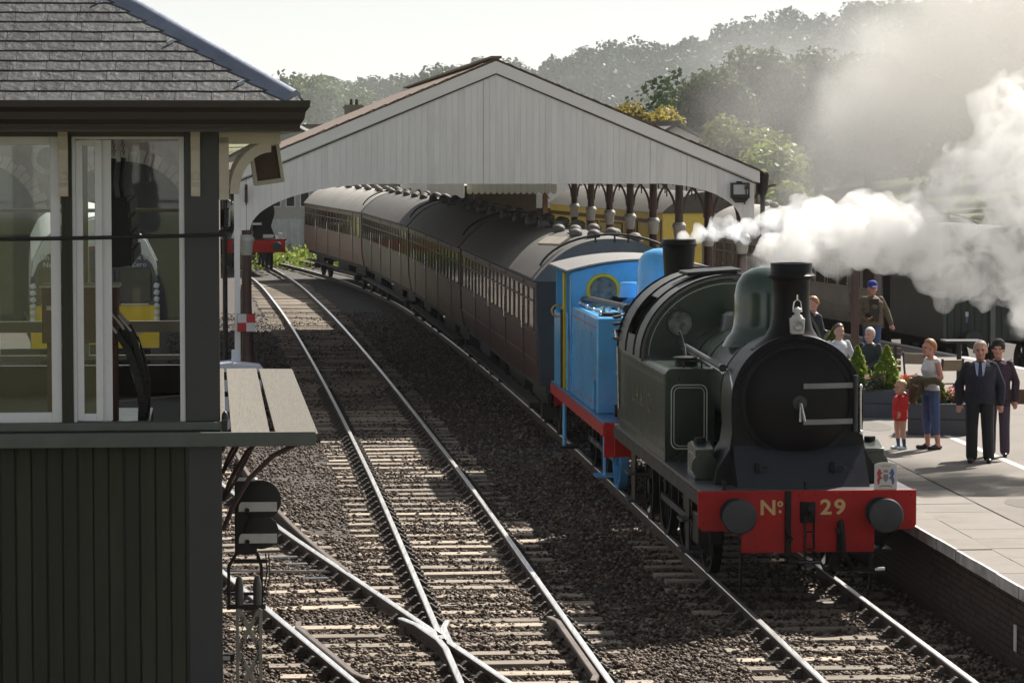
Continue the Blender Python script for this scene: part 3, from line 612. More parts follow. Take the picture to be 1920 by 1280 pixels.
xs = frange(-HWD+.05, HWD-.05, 60); v = [(q, .015, zbot(q)+.03) for q in xs]+[(q, .015, ztop(q)) for q in xs]; mb.add(v, [(i,i+1,61+i-0 if False else 60+i+1,60+i) for i in range(59)]); mb.build('gable_backing', mat('gable_backing_grey',(.28,.28,.28),.8), SH, 0)
for s in (-1,1):
    o = [(0,ZR+.0),(s*(HWD+.08),ZE-.03),(s*(HWD+.08),ZE-.27),(0,ZR-.25)]
    MB().prism(o, 'y', -.075, -.036).build('bargeboard', M_whiteb, SH, bev=.006)
    MB().prism([(0,ZR-.25),(s*(HWD+.02),ZE-.272),(s*(HWD+.02),ZE-.30),(0,ZR-.278)], 'y', -.055, -.034).build('barge_moulding', M_timber, SH)
    # roof slope and its edge tiles
    MB().prism([(0,ZR+.03),(s*(HWD+.22),ZE-.065),(s*(HWD+.22),ZE-.095),(0,ZR-.0)], 'y', -.05, SLN).build('roof_slope', M_tile, SH, 0)
    t = .15
    ln = math.hypot(HWD+.2, ZR-ZE)
    for k in range(int(ln/.27)):
        f = (k+.5)*.27/ln; xx = s*f*(HWD+.22); zz = ZR+.022-f*(ZR-ZE+.095)
        MB().obox((0,0,0),(.30,.30,.02)).build('roof_tile', M_tile, SH, 0, loc=(xx,.06+random.uniform(-.02,.02),zz+.02), rot=(0,s*math.atan2(ZR-ZE,HWD)+R(s*3)+random.uniform(-.03,.03),random.uniform(-.04,.04)))
    for k in range(4):
        MB().box(s*HWD*(.15+.26*k)-.07,s*HWD*(.15+.26*k)+.07,.05,SLN,ztop(HWD*(.15+.26*k))-.12,ztop(HWD*(.15+.26*k))+.1).build('purlin', M_timber, SH)
for k in range(10): MB().obox((0,0,0),(.22,.5,.05)).build('ridge_tile', M_tile, SH, 0, loc=(0,.12+k*.5,ZR+.075))
MB().box(-.11,.11,5,SLN,ZR+.05,ZR+.1).build('ridge', M_tile, SH, 0)
NC = 8
for k in range(NC):
    y = .12+k*4.85
    mb = MB(); mb.box(-HWD+.1,HWD-.1,y,y+.14,4.58,4.80)
    for s in (-1,1): mb.bar((0,y+.07,ZR-.2),(s*(HWD-.1),y+.07,ZE-.12),.14,.16)
    mb.bar((0,y+.07,4.8),(0,y+.07,ZR-.2),.12,.12).bar((-2.4,y+.07,4.8),(-1.2,y+.07,6.3),.1,.1).bar((2.4,y+.07,4.8),(1.2,y+.07,6.3),.1,.1)
    mb.build('roof_truss', M_timber, SH)
mb = MB(); cz = 3.32
mb.lathe([(.17,0),(.17,.75),(.15,.95),(.12,1.05),(.105,1.1),(.10,cz-.2)], n=16, m=0)
mb.lathe([(.10,cz-.2),(.12,cz-.14),(.14,cz+.06),(.165,cz+.1),(.165,cz+.15),(.12,cz+.22)], n=16, m=1)
mb.lathe([(.10,cz+.22),(.095,4.6)], n=16, m=0)
for (dx,dy) in ((1,0),(-1,0),(0,1),(0,-1)):
    arc = [(.09+.62*(1-math.cos(R(t))), 3.75+.80*math.sin(R(t))) for t in range(0,91,10)]
    for (p,q),(p2,q2) in zip(arc[:-1],arc[1:]): mb.bar((dx*p,dy*p,q),(dx*p2,dy*p2,q2),.05,.06,(dy,dx,0),m=0)
    for t in (.3,.5): mb.bar((dx*t,dy*t,3.85+t*1.0),(dx*t,dy*t,4.58),.03,.03,m=0)
ME_COL = mb.mesh('column', [M_colb, M_colw], 30)
for k in range(NC):
    for s, x0 in ((-1,-5.13),(1,5.16)): inst('column', ME_COL, SH, (x0,.2+k*4.85,0 if s < 0 else 0))
MB().box(-5.38,-5.26,-.03,.05,.4,3.7).build('edge_post', M_white, SH, bev=.005)
for s in (-1,1):
    x0 = s*(HWD+.17); mb = MB(); mb.lathe([(.05,.0),(.05,4.3),(.11,4.45),(.13,4.72),(.10,4.72)],(x0,.12,0),'z',12); mb.build('downpipe', M_iron, SH)
    MB().tube([(x0+s*.04,.0,ZE-.12),(x0+s*.04,SLN,ZE-.12)],.075,8).build('gutter', M_iron, SH)
# longitudinal beam over each column row with dark valance
for x0 in (-5.13,5.16): MB().box(x0-.07,x0+.07,.1,SLN-.5,4.58,4.78).build('eaves_beam', M_timber, SH)
def shed(l): return (-.33+l[0]*math.cos(SA)-l[1]*math.sin(SA), 66+l[0]*math.sin(SA)+l[1]*math.cos(SA), l[2])
FL = thing('floodlight', 'black rectangular floodlight bolted to the white gable of the shed', 'floodlight', shed((5.05,-.04,4.43)), SA)
MB().prism([(-.19,-.15),(.19,-.15),(.19,.17),(-.19,.17)],'y',-.22,-.03).build('housing', M_iron, FL, bev=.01)
MB().box(-.15,.15,-.232,-.221,-.07,.13).build('lens', mat('floodlight_glass',(.42,.45,.46),.15,var=.1), FL)
MB().prism([(-.17,-.152),(.17,-.152),(.10,-.24),(-.10,-.24)],'y',-.2,-.06).build('ballast_box', M_iron, FL, bev=.006)
MB().box(-.06,.06,-.03,.03,-.2,.2).build('bracket', M_iron, FL)
CS = thing('checker_sign', 'small red and white chequered square sign on the shed column', 'sign', shed((-5.14,-.14,1.75)), SA)
M_sr = mat('sign_red', (.50,.03,.035), .5); M_sw = mat('sign_white', (.66,.67,.7), .5)
MB().box(-.185,.185,-.02,-.001,-.185,.185).build('plate', M_iron, CS)
for i in (0,1):
    for j in (0,1): MB().box(-.18+i*.18,.0+i*.18,-.026,-.021,-.18+j*.18,.0+j*.18).build('square', M_sr if (i+j)%2 == 0 else M_sw, CS)
# white lidded bin beside the shed column
BN = thing('lidded_bin', 'white plastic lidded bin with upright back plate beside the shed column', 'bin', (-5.25,61.5,-.2), R(8))
M_binw = mat('white_plastic', (.62,.66,.76), .45, var=.06)
MB().prism([(-.36,0),(.36,0),(.42,1.18),(-.42,1.18)],'y',-.3,.3).build('bin_body', M_binw, BN, bev=.03)
MB().prism([(-.44,1.185),(.44,1.185),(.47,1.26),(.40,1.36),(-.2,1.43),(-.44,1.40)],'y',-.33,.33).build('lid', M_binw, BN, bev=.02)
MB().box(-.14,.0,.2,.24,1.40,1.64).build('back_plate', M_binw, BN, bev=.01)
MB().tube([(-.16,-.33,1.5),(-.12,-.345,1.2),(-.02,-.345,1.0)],.02,6).build('handle', M_binw, BN)
# ================================================================== green tank engine
M_blk = mat('engine_black', (.007,.007,.008), .45, var=.3, scale=4, spec=.22, dirt=(.03,.027,.024), dirt_amt=.5, dirt_scale=3)
M_sbk = mat('smokebox_black', (.005,.005,.0065), .4, var=.25, scale=3, spec=.18, dirt=(.011,.010,.012), dirt_amt=.5, dirt_scale=2)
M_grn = mat('engine_green', (.012,.026,.016), .3, var=.15, scale=3, coat=.35, dirt=(.045,.045,.026), dirt_amt=.55, dirt_scale=1.6)
M_grnd = mat('dome_green', (.026,.056,.038), .2, var=.1, scale=3, coat=.5)
M_red = mat('beam_red', (.40,.009,.008), .5, var=.12, scale=4, spec=.3, dirt=(.16,.012,.010), dirt_amt=.45, dirt_scale=3)
M_ftp = mat('footplate', (.075,.078,.085), .4, .2, var=.3, scale=5, dirt=(.03,.03,.03))
M_stl = mat('bright_steel', (.58,.58,.58), .25, 1., var=.15, scale=8)
M_bufh = mat('buffer_steel', (.05,.052,.058), .5, .5, var=.25, scale=7)
M_lin = mat('lining_white', (.62,.66,.62), .5); M_gold = mat('shaded_gold_letter', (.60,.43,.19), .45, var=.1)
M_wpl = mat('polished_plate', (.012,.013,.022), .3, var=.2, scale=3)
M_lt = mat('lamp_white', (.56,.56,.54), .45, var=.06)

def wheel(parent, x, y, r, side, spokes=14, m=None, name='wheel'):
    m = m or M_blk; w = MB(); s = side
    w.lathe([(r-.07,-.06),(r,-.06),(r,.06),(r-.07,.06),(r-.07,-.06)], (x,y,r), 'x', 32, caps=False)
    w.lathe([(.001,-.07),(.12,-.07),(.12,.08),(.001,.08)], (x,y,r), 'x', 16)
    for k in range(spokes):
        a = 2*math.pi*k/spokes; w.bar((x,y+.1*math.cos(a),r+.1*math.sin(a)), (x,y+(r-.05)*math.cos(a),r+(r-.05)*math.sin(a)), .035, .05, (1,0,0))
    return w.build(name, m, parent)
def buffer(parent, x, z, y=0., m=None):
    b = MB().lathe([(.18,.0),(.18,-.03),(.125,-.05),(.115,-.27),(.075,-.28),(.075,-.36)], (x,y,z), 'y', 24).build('buffer', m or M_blk, parent)
    MB().lathe([(.06,-.34),(.20,-.362),(.205,-.385),(.19,-.402),(.10,-.412),(0,-.415)], (x,y,z), 'y', 36).build('buffer_head', M_bufh, b); return b
def rounded(x0, x1, z0, z1, r, n=5):
    p = []
    for cx, cz, a0 in ((x1-r,z1-r,0),(x0+r,z1-r,90),(x0+r,z0+r,180),(x1-r,z0+r,270)):
        for k in range(n+1): a = R(a0+90*k/n); p.append((cx+r*math.cos(a), cz+r*math.sin(a)))
    return p
def loop_tube(pts, r, n=4): return MB().tube(pts+[pts[0]], r, n)
def handrail(parent, pts, r=.016, knobs=(), m=None, name='handrail'):
    h = MB().tube(pts, r, 8); 
    for k in knobs: h.sph(k, .03, 10, 7)
    return h.build(name, m or M_stl, parent)
def chimney(parent, prof, y, m=None): return MB().lathe(prof, (0,y,0), 'z', 40).build('chimney', m or M_sbk, parent)

ga = PA.ang(41); g0 = 37.5
G = thing('green_tank_engine', 'dark green steam tank engine with red buffer beam lettered No 29', 'steam engine', (PA(g0)+.02, g0, 0), ga)
beam = MB().prism([(-1.30,1.33),(1.30,1.33),(1.30,.92),(1.26,.86),(.80,.86),(.80,.60),(-.78,.60),(-.78,.86),(-1.25,.86),(-1.30,.92)],'y',0,.04).build('buffer_beam', M_red, G, bev=.004)
text('beam_lettering', 'N', .245, M_gold, beam, (-.47,-.004,1.125), bold=.006, sx=1.05); text('beam_lettering', 'o', .125, M_gold, beam, (-.325,-.004,1.185), bold=.004); text('beam_lettering', '.', .2, M_gold, beam, (-.325,-.004,1.135), bold=.006)
text('beam_lettering', '2', .245, M_gold, beam, (.22,-.004,1.125), bold=.006, sx=1.15); text('beam_lettering', '9', .245, M_gold, beam, (.385,-.004,1.125), bold=.006, sx=1.15)
for x in (-.865,.865): buffer(G, x, 1.07)
for p in [(-1.24,1.27),(-1.24,.95),(-.6,.68),(.6,.68),(1.24,1.27),(1.24,.95),(-.1,1.28),(.1,1.28)]: MB().sph((p[0],-.002,p[1]),.016,8,5).build('rivet', M_red, beam)
ck = MB().box(-.09,.09,-.03,.0,.95,1.2).build('draw_plate', M_blk, G, bev=.006)
MB().tube([(0,-.02,1.07),(0,-.14,1.07),(0,-.2,1.12),(0,-.17,1.18)],[.03,.035,.035,.02],8).build('draw_hook', M_blk, G)
lk = MB(); 
for q in range(3): lk.tube([(-.05,-.13,1.04-q*.2),(-.055,-.13,.86-q*.2),(.055,-.13,.86-q*.2),(.05,-.13,1.04-q*.2)],.018,6)
lk.build('coupling_link', M_blk, G); MB().sph((0,-.14,.42),(.09,.07,.09)).cyl((-.14,-.14,.5),(.14,-.14,.5),.025).build('coupling_screw', mat('oily_iron',(.05,.05,.05),.2,.7), G)
for x, zt in ((.37,1.05),):
    MB().tube([(x,-.05,.62),(x,-.09,.9),(x,-.09,.96),(x+.0,-.15,.98),(x+.01,-.19,.9),(x+.03,-.2,.6),(x+.15,-.2,.42),(x+.45,-.16,.40)],.032,8).build('vacuum_hose', M_blk, G)
    MB().lathe([(.055,0),(.055,.05),(.045,.06)],(x,-.09,.84),'z',12).build('hose_collar', M_bufh, G)
    MB().cyl((x+.4,-.16,.40),(x+.52,-.15,.40),.04).build('hose_end', M_stl, G)
MB().tube([(-.25,-.03,.82),(-.25,-.1,.82),(-.2,-.12,.78),(-.25,-.12,.74)],.02,6).build('side_hook', M_blk, G)
MB().box(-.27,-.2,-.05,.0,.55,1.33).build('hanging_pipe', M_blk, G, bev=.008)
# frames, footplate, splash plates
MB().box(-1.26,1.26,.04,9.1,1.295,1.335).build('footplate', M_ftp, G, bev=.004)
for s in (-1,1):
    MB().box(s*1.25-.015,s*1.25+.015,.04,9.1,1.14,1.293).build('valance', M_blk, G)
    MB().prism([(.1,.6),(9,.6),(9,1.29),(.1,1.29)],'x',s*.56-.012,s*.56+.012).build('main_frame', M_blk, G)
MB().prism([(.05,.62),(.05,.3),(.12,.12),(.16,.12),(.14,.4),(.14,.62)],'x',-.79,-.76).build('guard_iron', M_blk, G); MB().prism([(.05,.62),(.05,.3),(.12,.12),(.16,.12),(.14,.4),(.14,.62)],'x',.76,.79).build('guard_iron', M_blk, G)
pl = MB().add([(-.78,.30,1.335),(.80,.30,1.335),(.80,.72,1.80),(-.78,.72,1.80),(-.78,.72,1.335),(.80,.72,1.335)],[(0,1,2,3),(0,3,4),(1,5,2),(3,2,5,4)]).build('piston_cover', M_wpl, G, 0)
for x in (-.53,.37): MB().box(x-.025,x+.03,.42,.50,1.52,1.62).tube([(x+.06,.45,1.56),(x+.13,.44,1.555)],.012,6).build('lamp_iron', M_blk, G)
MB().box(-.02,.0,.05,.15,1.335,1.42).build('lamp_iron', M_blk, G); MB().box(-1.0,-.96,.06,.1,1.335,1.45).build('lamp_iron', M_blk, G)
# smokebox on its saddle
zc = 2.32; RO = .80
left = [(-1.0,1.335),(-.97,1.52),(-.90,1.62),(-.82,1.75),(-.79,1.95),(-.80,2.15)]
arc = [(RO*math.cos(R(t)), zc+RO*math.sin(R(t))) for t in range(178,1,-6)]
poly = left+arc+[(-a,b) for a,b in reversed(left)]
MB().prism(poly,'y',.72,.80).build('smokebox_front', M_sbk, G, 30, bev=.012)
il = [(a*.96, b) for a, b in left]; MB().prism([(a*.955, zc+(b-zc)*.965 if b > 1.5 else b) for a, b in poly],'y',.80,1.80).build('smokebox', M_sbk, G, 30)
dr = MB().lathe([(.70,0),(.70,-.02),(.66,-.035),(.64,-.03),(.62,-.05),(.55,-.085),(.4,-.125),(.2,-.15),(0,-.157)], (0,.722,zc), 'y', 48).build('smokebox_door', M_sbk, G, 40)
for zz in (2.52,2.09):
    hs_p = [(.04,.535,zz),(.3,.568,zz),(.5,.625,zz),(.68,.668,zz)]; h_ = MB(); [h_.bar(a_, b_, .016, .062) for a_, b_ in zip(hs_p[:-1], hs_p[1:])]; h_.build('hinge_strap', mat('hinge_grey',(.22,.22,.23),.5,.2), dr)
MB().cyl((.69,.655,1.96),(.69,.655,2.64),.03).build('hinge_bar', M_bufh, dr)
MB().lathe([(.085,0),(.085,-.015),(.04,-.03),(.035,-.06),(0,-.06)], (0,.565,zc),'y',20).build('door_boss', M_bufh, dr)
for a, y_ in ((R(-92),.50),(R(-78),.47)): MB().tube([(0,y_,zc),(.22*math.cos(a),y_-.01,zc+.22*math.sin(a))],[.014,.02],8).build('door_handle', M_stl, dr)
rv = MB(); [rv.sph((.755*math.cos(R(t)), .715, zc+.755*math.sin(R(t))), .011, 6, 4) for t in range(-40,221,6)]; structure(rv.build('rivets', M_sbk, G), 'stuff')
rv = MB(); [rv.sph((-1.22+k_*.087, -.003, 1.30), .010, 6, 4) for k_ in range(29)]; [rv.sph((-.72+k_*.09, -.003, .635), .010, 6, 4) for k_ in range(17)]; structure(rv.build('rivets', M_red, beam), 'stuff')
hp = [(.73*math.cos(R(t)), .70, zc+.73*math.sin(R(t))) for t in range(168,-1,-8)]
handrail(G, [(.755,.69,2.50),(.76,.69,1.95)], .014, [(.755,.69,2.50),(.76,.69,1.95)])
MB().tube(hp, .012, 6).build('smokebox_rail', M_sbk, G)
MB().tube([(-.77,.78,2.42),(-.76,.9,2.5),(-.70,1.5,2.62),(-.70,1.9,2.64)],.014,6).build('handrail', M_stl, G)
# chimney, boiler, dome
chimney(G, [(.50,2.93),(.42,3.00),(.32,3.08),(.26,3.18),(.232,3.32),(.222,3.55),(.222,3.74),(.235,3.76),(.275,3.775),(.292,3.80),(.292,3.815),(.262,3.84),(.25,3.87),(.255,3.95),(.248,3.965),(.19,3.965),(.17,3.8),(.15,3.3)], 1.22)
MB().lathe([(.655,1.8),(.655,6.0)], (0,0,zc), 'y', 48).build('boiler', M_grn, G, 40)
for y in (1.84,2.55,4.1,5.2): MB().lathe([(.656,y-.025),(.664,y-.025),(.664,y+.025),(.656,y+.025)], (0,0,zc), 'y', 48, caps=False).build('boiler_band', M_blk, G)
MB().lathe([(.56,2.84),(.50,2.95),(.44,3.02),(.415,3.12),(.405,3.3),(.40,3.5),(.37,3.64),(.30,3.75),(.18,3.82),(.05,3.845),(0,3.847)], (0,3.15,0), 'z', 40).build('dome', M_grnd, G, 60)
MB().lathe([(.30,2.9),(.27,3.0),(.26,3.12),(.2,3.16),(.06,3.17),(.06,3.3),(0,3.3)], (0,5.2,0),'z',24).build('safety_valve', M_grn, G)
# side tanks with lined panels
for s in (-1,1):
    pr = [(s*.60,1.336),(s*1.24,1.336)]+[(s*(1.24-.10+.10*math.cos(R(t))), 2.43+.10*math.sin(R(t))) for t in range(0,91,15)]+[(s*.60,2.53)]
    t_ = MB().prism(pr,'y',3.5,8.5).build('side_tank', M_grn, G, 30, bev=.006)
    lx0, lx1 = sorted((s*1.16, s*.70)); 
    for d, w_ in ((0,.009),(.035,.006)):
        pts = [(a, 3.492, b) for a, b in rounded(lx0+d, lx1-d, 1.50+d, 2.32-d, .09-d*.6)]; loop_tube(pts, w_).build('lining', M_lin, t_)
    for zz in (2.36,2.33,1.46,1.49): MB().box(s*1.247-.003,s*1.247+.003,3.6,8.4,zz-.005,zz+.005).build('lining', mat('lining_faint',(.10,.12,.09),.5), t_)
    rv = MB()
    for k in range(26): rv.sph((s*1.242,3.56,1.40+k*.042),.009,6,4).sph((s*1.2,3.497,1.40+k*.042),.009,6,4)
    structure(rv.build('rivets', M_grn, t_), 'stuff')
    text('tank_lettering', 'L. H. & J. C.', .34, mat('faded_gold_letter',(.13,.10,.05),.5,var=.3,scale=9), t_, (s*1.243,6.0,1.95), (R(90),0,R(90*s)), .002, sx=1.3)
    fl = MB().lathe([(.15,2.53),(.15,2.62),(.17,2.625),(.17,2.645),(.05,2.66),(0,2.66)],(s*.9,4.0,0),'z',24).build('tank_filler', M_blk, G)
    MB().tube([(s*.9,4.1,2.65),(s*.9,4.18,2.75),(s*.93,4.22,2.9),(s*.97,4.2,2.97)],[.02,.016,.014,.02],6).build('filler_lever', M_bufh, fl)
    MB().tube([(s*.98,3.62,2.535),(s*.98,3.66,2.61),(s*.75,3.66,2.61),(s*.75,3.62,2.535)],.013,6).build('tank_grab', M_blk, G)
    handrail(G, [(s*.71,1.85,2.58),(s*.71,3.9,2.62),(s*.71,5.95,2.64)], .02, [(s*.71,y,2.58) for y in (2.0,2.9)])
    MB().tube([(s*.76,1.7,2.66),(s*.76,1.9,2.66),(s*.74,5.95,2.72)],[.05,.035,.035],8).build('ejector_pipe', M_bufh, G)
    # sandbox at the front of the footplate
    sb = MB().prism([(1.25,1.336),(1.95,1.336),(1.95,1.72),(1.62,1.78),(1.25,1.70)],'x',s*1.16,s*.93).build('sandbox', M_grn, G, bev=.01)
    loop_tube([(s*1.165,a,b) for a,b in rounded(1.32,1.85,1.40,1.64,.1)],.004).build('lining', M_lin, sb); MB().cyl((s*1.05,1.6,1.76),(s*1.05,1.6,1.82),.07).build('sandbox_lid', M_blk, sb)
    MB().lathe([(.16,-.02),(.16,.02)],(s*1.05,1.24,1.5),'y',20).build('sandbox_front', M_grn, sb)
    # steps below the footplate
    st = MB().prism([(1.5,1.14),(1.85,1.14),(1.82,.42),(1.53,.42)],'x',s*1.2,s*1.18).build('step_plate', M_blk, G)
    for zz in (.42,.80): MB().box(min(s*1.02,s*1.3),max(s*1.02,s*1.3),1.45,1.88,zz,zz+.03).build('step', M_bufh, st)
    st = MB().prism([(7.0,1.14),(7.5,1.14),(7.45,.42),(7.05,.42)],'x',s*1.2,s*1.18).build('step_plate', M_blk, G)
    for zz in (.42,.80): MB().box(min(s*1.02,s*1.3),max(s*1.02,s*1.3),6.98,7.5,zz,zz+.03).build('step', M_bufh, st)
    for y in (2.7,4.7,6.7): wheel(G, s*.755, y, .69, s)
    wheel(G, s*.755, 8.55, .48, s, 10)
    MB().bar((s*.86,2.7,.55),(s*.86,6.7,.55),.04,.09).build('coupling_rod', M_bufh, G)
    MB().box(s*1.0-.16,s*1.0+.16,1.0,1.55,.55,.95).build('cylinder', M_blk, G, bev=.03)
    MB().tube([(s*1.12,.2,1.1),(s*1.12,.26,.85),(s*1.0,.9,.45),(s*1.0,1.3,.35)],.02,6).build('drain_pipe', M_bufh, G)
for y in (2.7,4.7,6.7): MB().cyl((-.7,y,.69),(.7,y,.69),.08).build('axle', M_blk, G)
# cab
def ell(t, a=1.20, z0=2.50, h=1.06): return (a*math.cos(R(t)), z0+h*math.sin(R(t)))
cabf = bpy.data.objects
def plate_with_holes(poly, holes, y0, y1, name, m, parent):
    """front plate with real round openings"""
    bm = bmesh.new(); vs = [bm.verts.new((a,y0,b)) for a,b in poly]; ed = [bm.edges.new((vs[i],vs[(i+1)%len(vs)])) for i in range(len(vs))]
    for (cx,cz,r) in holes:
        h = [bm.verts.new((cx+r*math.cos(2*math.pi*k/28),y0,cz+r*math.sin(2*math.pi*k/28))) for k in range(28)]; ed += [bm.edges.new((h[i],h[(i+1)%28])) for i in range(28)]
    bmesh.ops.triangle_fill(bm, use_beauty=True, edges=ed)
    g = bmesh.ops.extrude_face_region(bm, geom=bm.faces[:]); bmesh.ops.translate(bm, vec=(0,y1-y0,0), verts=[e for e in g['geom'] if isinstance(e, bmesh.types.BMVert)])
    bmesh.ops.recalc_face_normals(bm, faces=bm.faces); me = bpy.data.meshes.new(name); bm.to_mesh(me); bm.free(); me.materials.append(m); return inst(name, me, parent)
outer = [ell(t) for t in range(180,-1,-6)]
M_spec = glass('cab_glass', (.55,.58,.55), .35)
cf = plate_with_holes([(-1.2,2.50)]+outer[1:-1]+[(1.2,2.50)], [(-.71,2.97,.17),(.71,2.97,.17)], 6.0, 6.03, 'cab_front', M_grn, G)
for s in (-1,1):
    MB().ring((s*.71,5.995,2.97),.18,.016,'y').build('window_rim', M_grn, cf); MB().lathe([(.175,6.012),(.175,6.016)],(s*.71,0,2.97),'y',28).build('window_pane', M_spec, cf)
MB().tube([(p[0]*.955, 5.992, 2.5+(p[1]-2.5)*.955) for p in outer],.007,5).build('lining', M_lin, cf)
n = 24; v = []; f = []
for i in range(n+1):
    t = 182-184*i/n; o_ = ell(t,1.26,2.50,1.12); q = ell(t,1.22,2.50,1.08)
    for y in (5.9,6.7,7.6,8.7): v += [(o_[0],y,o_[1]),(q[0],y,q[1])]
for i in range(n):
    for j in range(3):
        if j == 1 and (2 <= i <= 5 or n-6 <= i <= n-3): continue
        a = i*8+2*j; b = (i+1)*8+2*j; f += [(a,a+2,b+2,b),(a+1,b+1,b+3,a+3)]
    a = i*8; b = (i+1)*8; f += [(a,b,b+1,a+1),(a+6,a+7,b+7,b+6)]
MB().add(v,f).build('cab_roof', mat('cab_roof_grey',(.10,.10,.10),.5,var=.2,scale=4,dirt=(.19,.18,.165),dirt_amt=.5), G, 30)
for y in (5.92,6.68,7.62,8.6):
    MB().tube([(ell(t,1.27,2.5,1.13)[0],y,ell(t,1.27,2.5,1.13)[1]) for t in range(180,-1,-6)],.013,5).build('roof_rib', M_blk, G)
MB().obox((-.18,6.9,3.64),(.75,.9,.05),(0,R(-4),0)).build('roof_vent', M_blk, G, bev=.01)
MB().prism([(-1.18,1.34)]+[ell(t,1.18,2.5,1.02) for t in range(180,-1,-10)]+[(1.18,1.34)],'y',8.5,8.55).build('cab_back', M_blk, G); MB().box(-1.22,1.22,8.55,9.05,1.34,2.7).build('bunker', M_grn, G, bev=.02)
MB().box(-1.1,1.1,6.1,8.4,1.345,2.3).build('cab_interior', M_blk, G)
rb = MB().prism([(-1.25,1.33),(1.25,1.33),(1.25,.86),(-1.25,.86)],'y',9.1,9.14).build('rear_beam', M_red, G)
for s in (-1,1):
    handrail(G, [(s*1.26,8.52,1.6),(s*1.28,8.52,2.5)],.015); MB().tube([(s*1.27,8.3,2.62),(s*1.32,8.3,2.64),(s*1.32,8.45,2.72),(s*1.27,8.5,2.74)],.018,6).build('grab_iron', M_stl, G)
    for k in range(4): MB().obox((s*1.28,8.62,2.62+k*.1),(.10,.3,.03),(0,R(s*10),0)).build('coal_rail', M_blk, G)
def gworld(l): return (PA(g0)+.02+l[0]*math.cos(ga)-l[1]*math.sin(ga), g0+l[0]*math.sin(ga)+l[1]*math.cos(ga), l[2])
# head lamp and headboard: things carried by the engine
LP = thing('head_lamp', 'white oil head lamp standing in front of the green engine chimney', 'lamp', gworld((0,.78,3.13)), ga)
MB().prism([(-.075,0),(.075,0),(.085,.19),(-.085,.19)],'y',-.07,.08).build('lamp_body', M_lt, LP, bev=.012)
MB().lathe([(.062,0),(.066,-.03),(.05,-.035),(.045,-.02),(0,-.015)],(0,-.07,.10),'y',20).build('lens', mat('lamp_lens',(.35,.36,.36),.15,.3), LP)
MB().lathe([(.075,.19),(.06,.22),(.035,.23),(.035,.26),(.06,.265),(.055,.30),(.02,.32),(0,.33)],(0,0,0),'z',18).build('lamp_chimney', M_lt, LP)
MB().tube([(-.05,0,.3),(-.04,0,.38),(0,0,.42),(.04,0,.38),(.05,0,.3)],.008,6).build('handle', M_stl, LP); MB().tube([(0,0,.4),(0,0,.47)],.01,6).build('hook', M_stl, LP)
HB = thing('headboard', 'small white headboard with painted coat of arms standing on the red buffer beam', 'headboard', gworld((.935,.02,1.335)), ga)
arch = [(-.135,0),(.135,0),(.135,.285)]+[(.135*math.cos(R(t)), .285+.035*math.sin(R(t))) for t in range(10,171,16)]+[(-.135,.285)]
bd = MB().prism(arch,'y',0,.012).build('board', M_lt, HB, bev=.003)
M_hr = mat('arms_red',(.42,.05,.04),.6); M_hb = mat('arms_blue',(.08,.11,.26),.6); M_hg = mat('arms_grey',(.22,.20,.20),.6)
def flat(pts, m, nm): MB().prism(pts,'y',-.003,-.0005).build(nm, m, bd, 0)
beast = [(-.095,.06),(-.075,.06),(-.07,.10),(-.055,.13),(-.04,.12),(-.035,.135),(-.055,.15),(-.06,.175),(-.04,.19),(-.035,.205),(-.055,.20),(-.06,.235),(-.085,.245),(-.095,.215),(-.105,.19),(-.09,.15),(-.105,.11)]
flat(beast, M_hr, 'arms_supporter'); flat([(-a,b) for a,b in reversed(beast)], M_hb, 'arms_supporter')
flat([(-.03,.18),(.03,.18),(.03,.13),(.018,.10),(0,.085),(-.018,.10),(-.03,.13)], M_hg, 'arms_shield')
flat([(-.025,.20),(.025,.20),(.03,.235),(.012,.22),(0,.245),(-.012,.22),(-.03,.235)], M_hg, 'arms_crest'); flat([(-.08,.035),(-.04,.05),(.04,.05),(.08,.035),(.075,.025),(.04,.035),(-.04,.035),(-.075,.025)], M_hg, 'arms_scroll')
for k in range(6): flat([(-.05+k*.018,.268+.006*(k in (2,3))),(-.04+k*.018,.268+.006*(k in (2,3))),(-.04+k*.018,.28+.006*(k in (2,3))),(-.05+k*.018,.28+.006*(k in (2,3)))], M_hr, 'arms_mark')
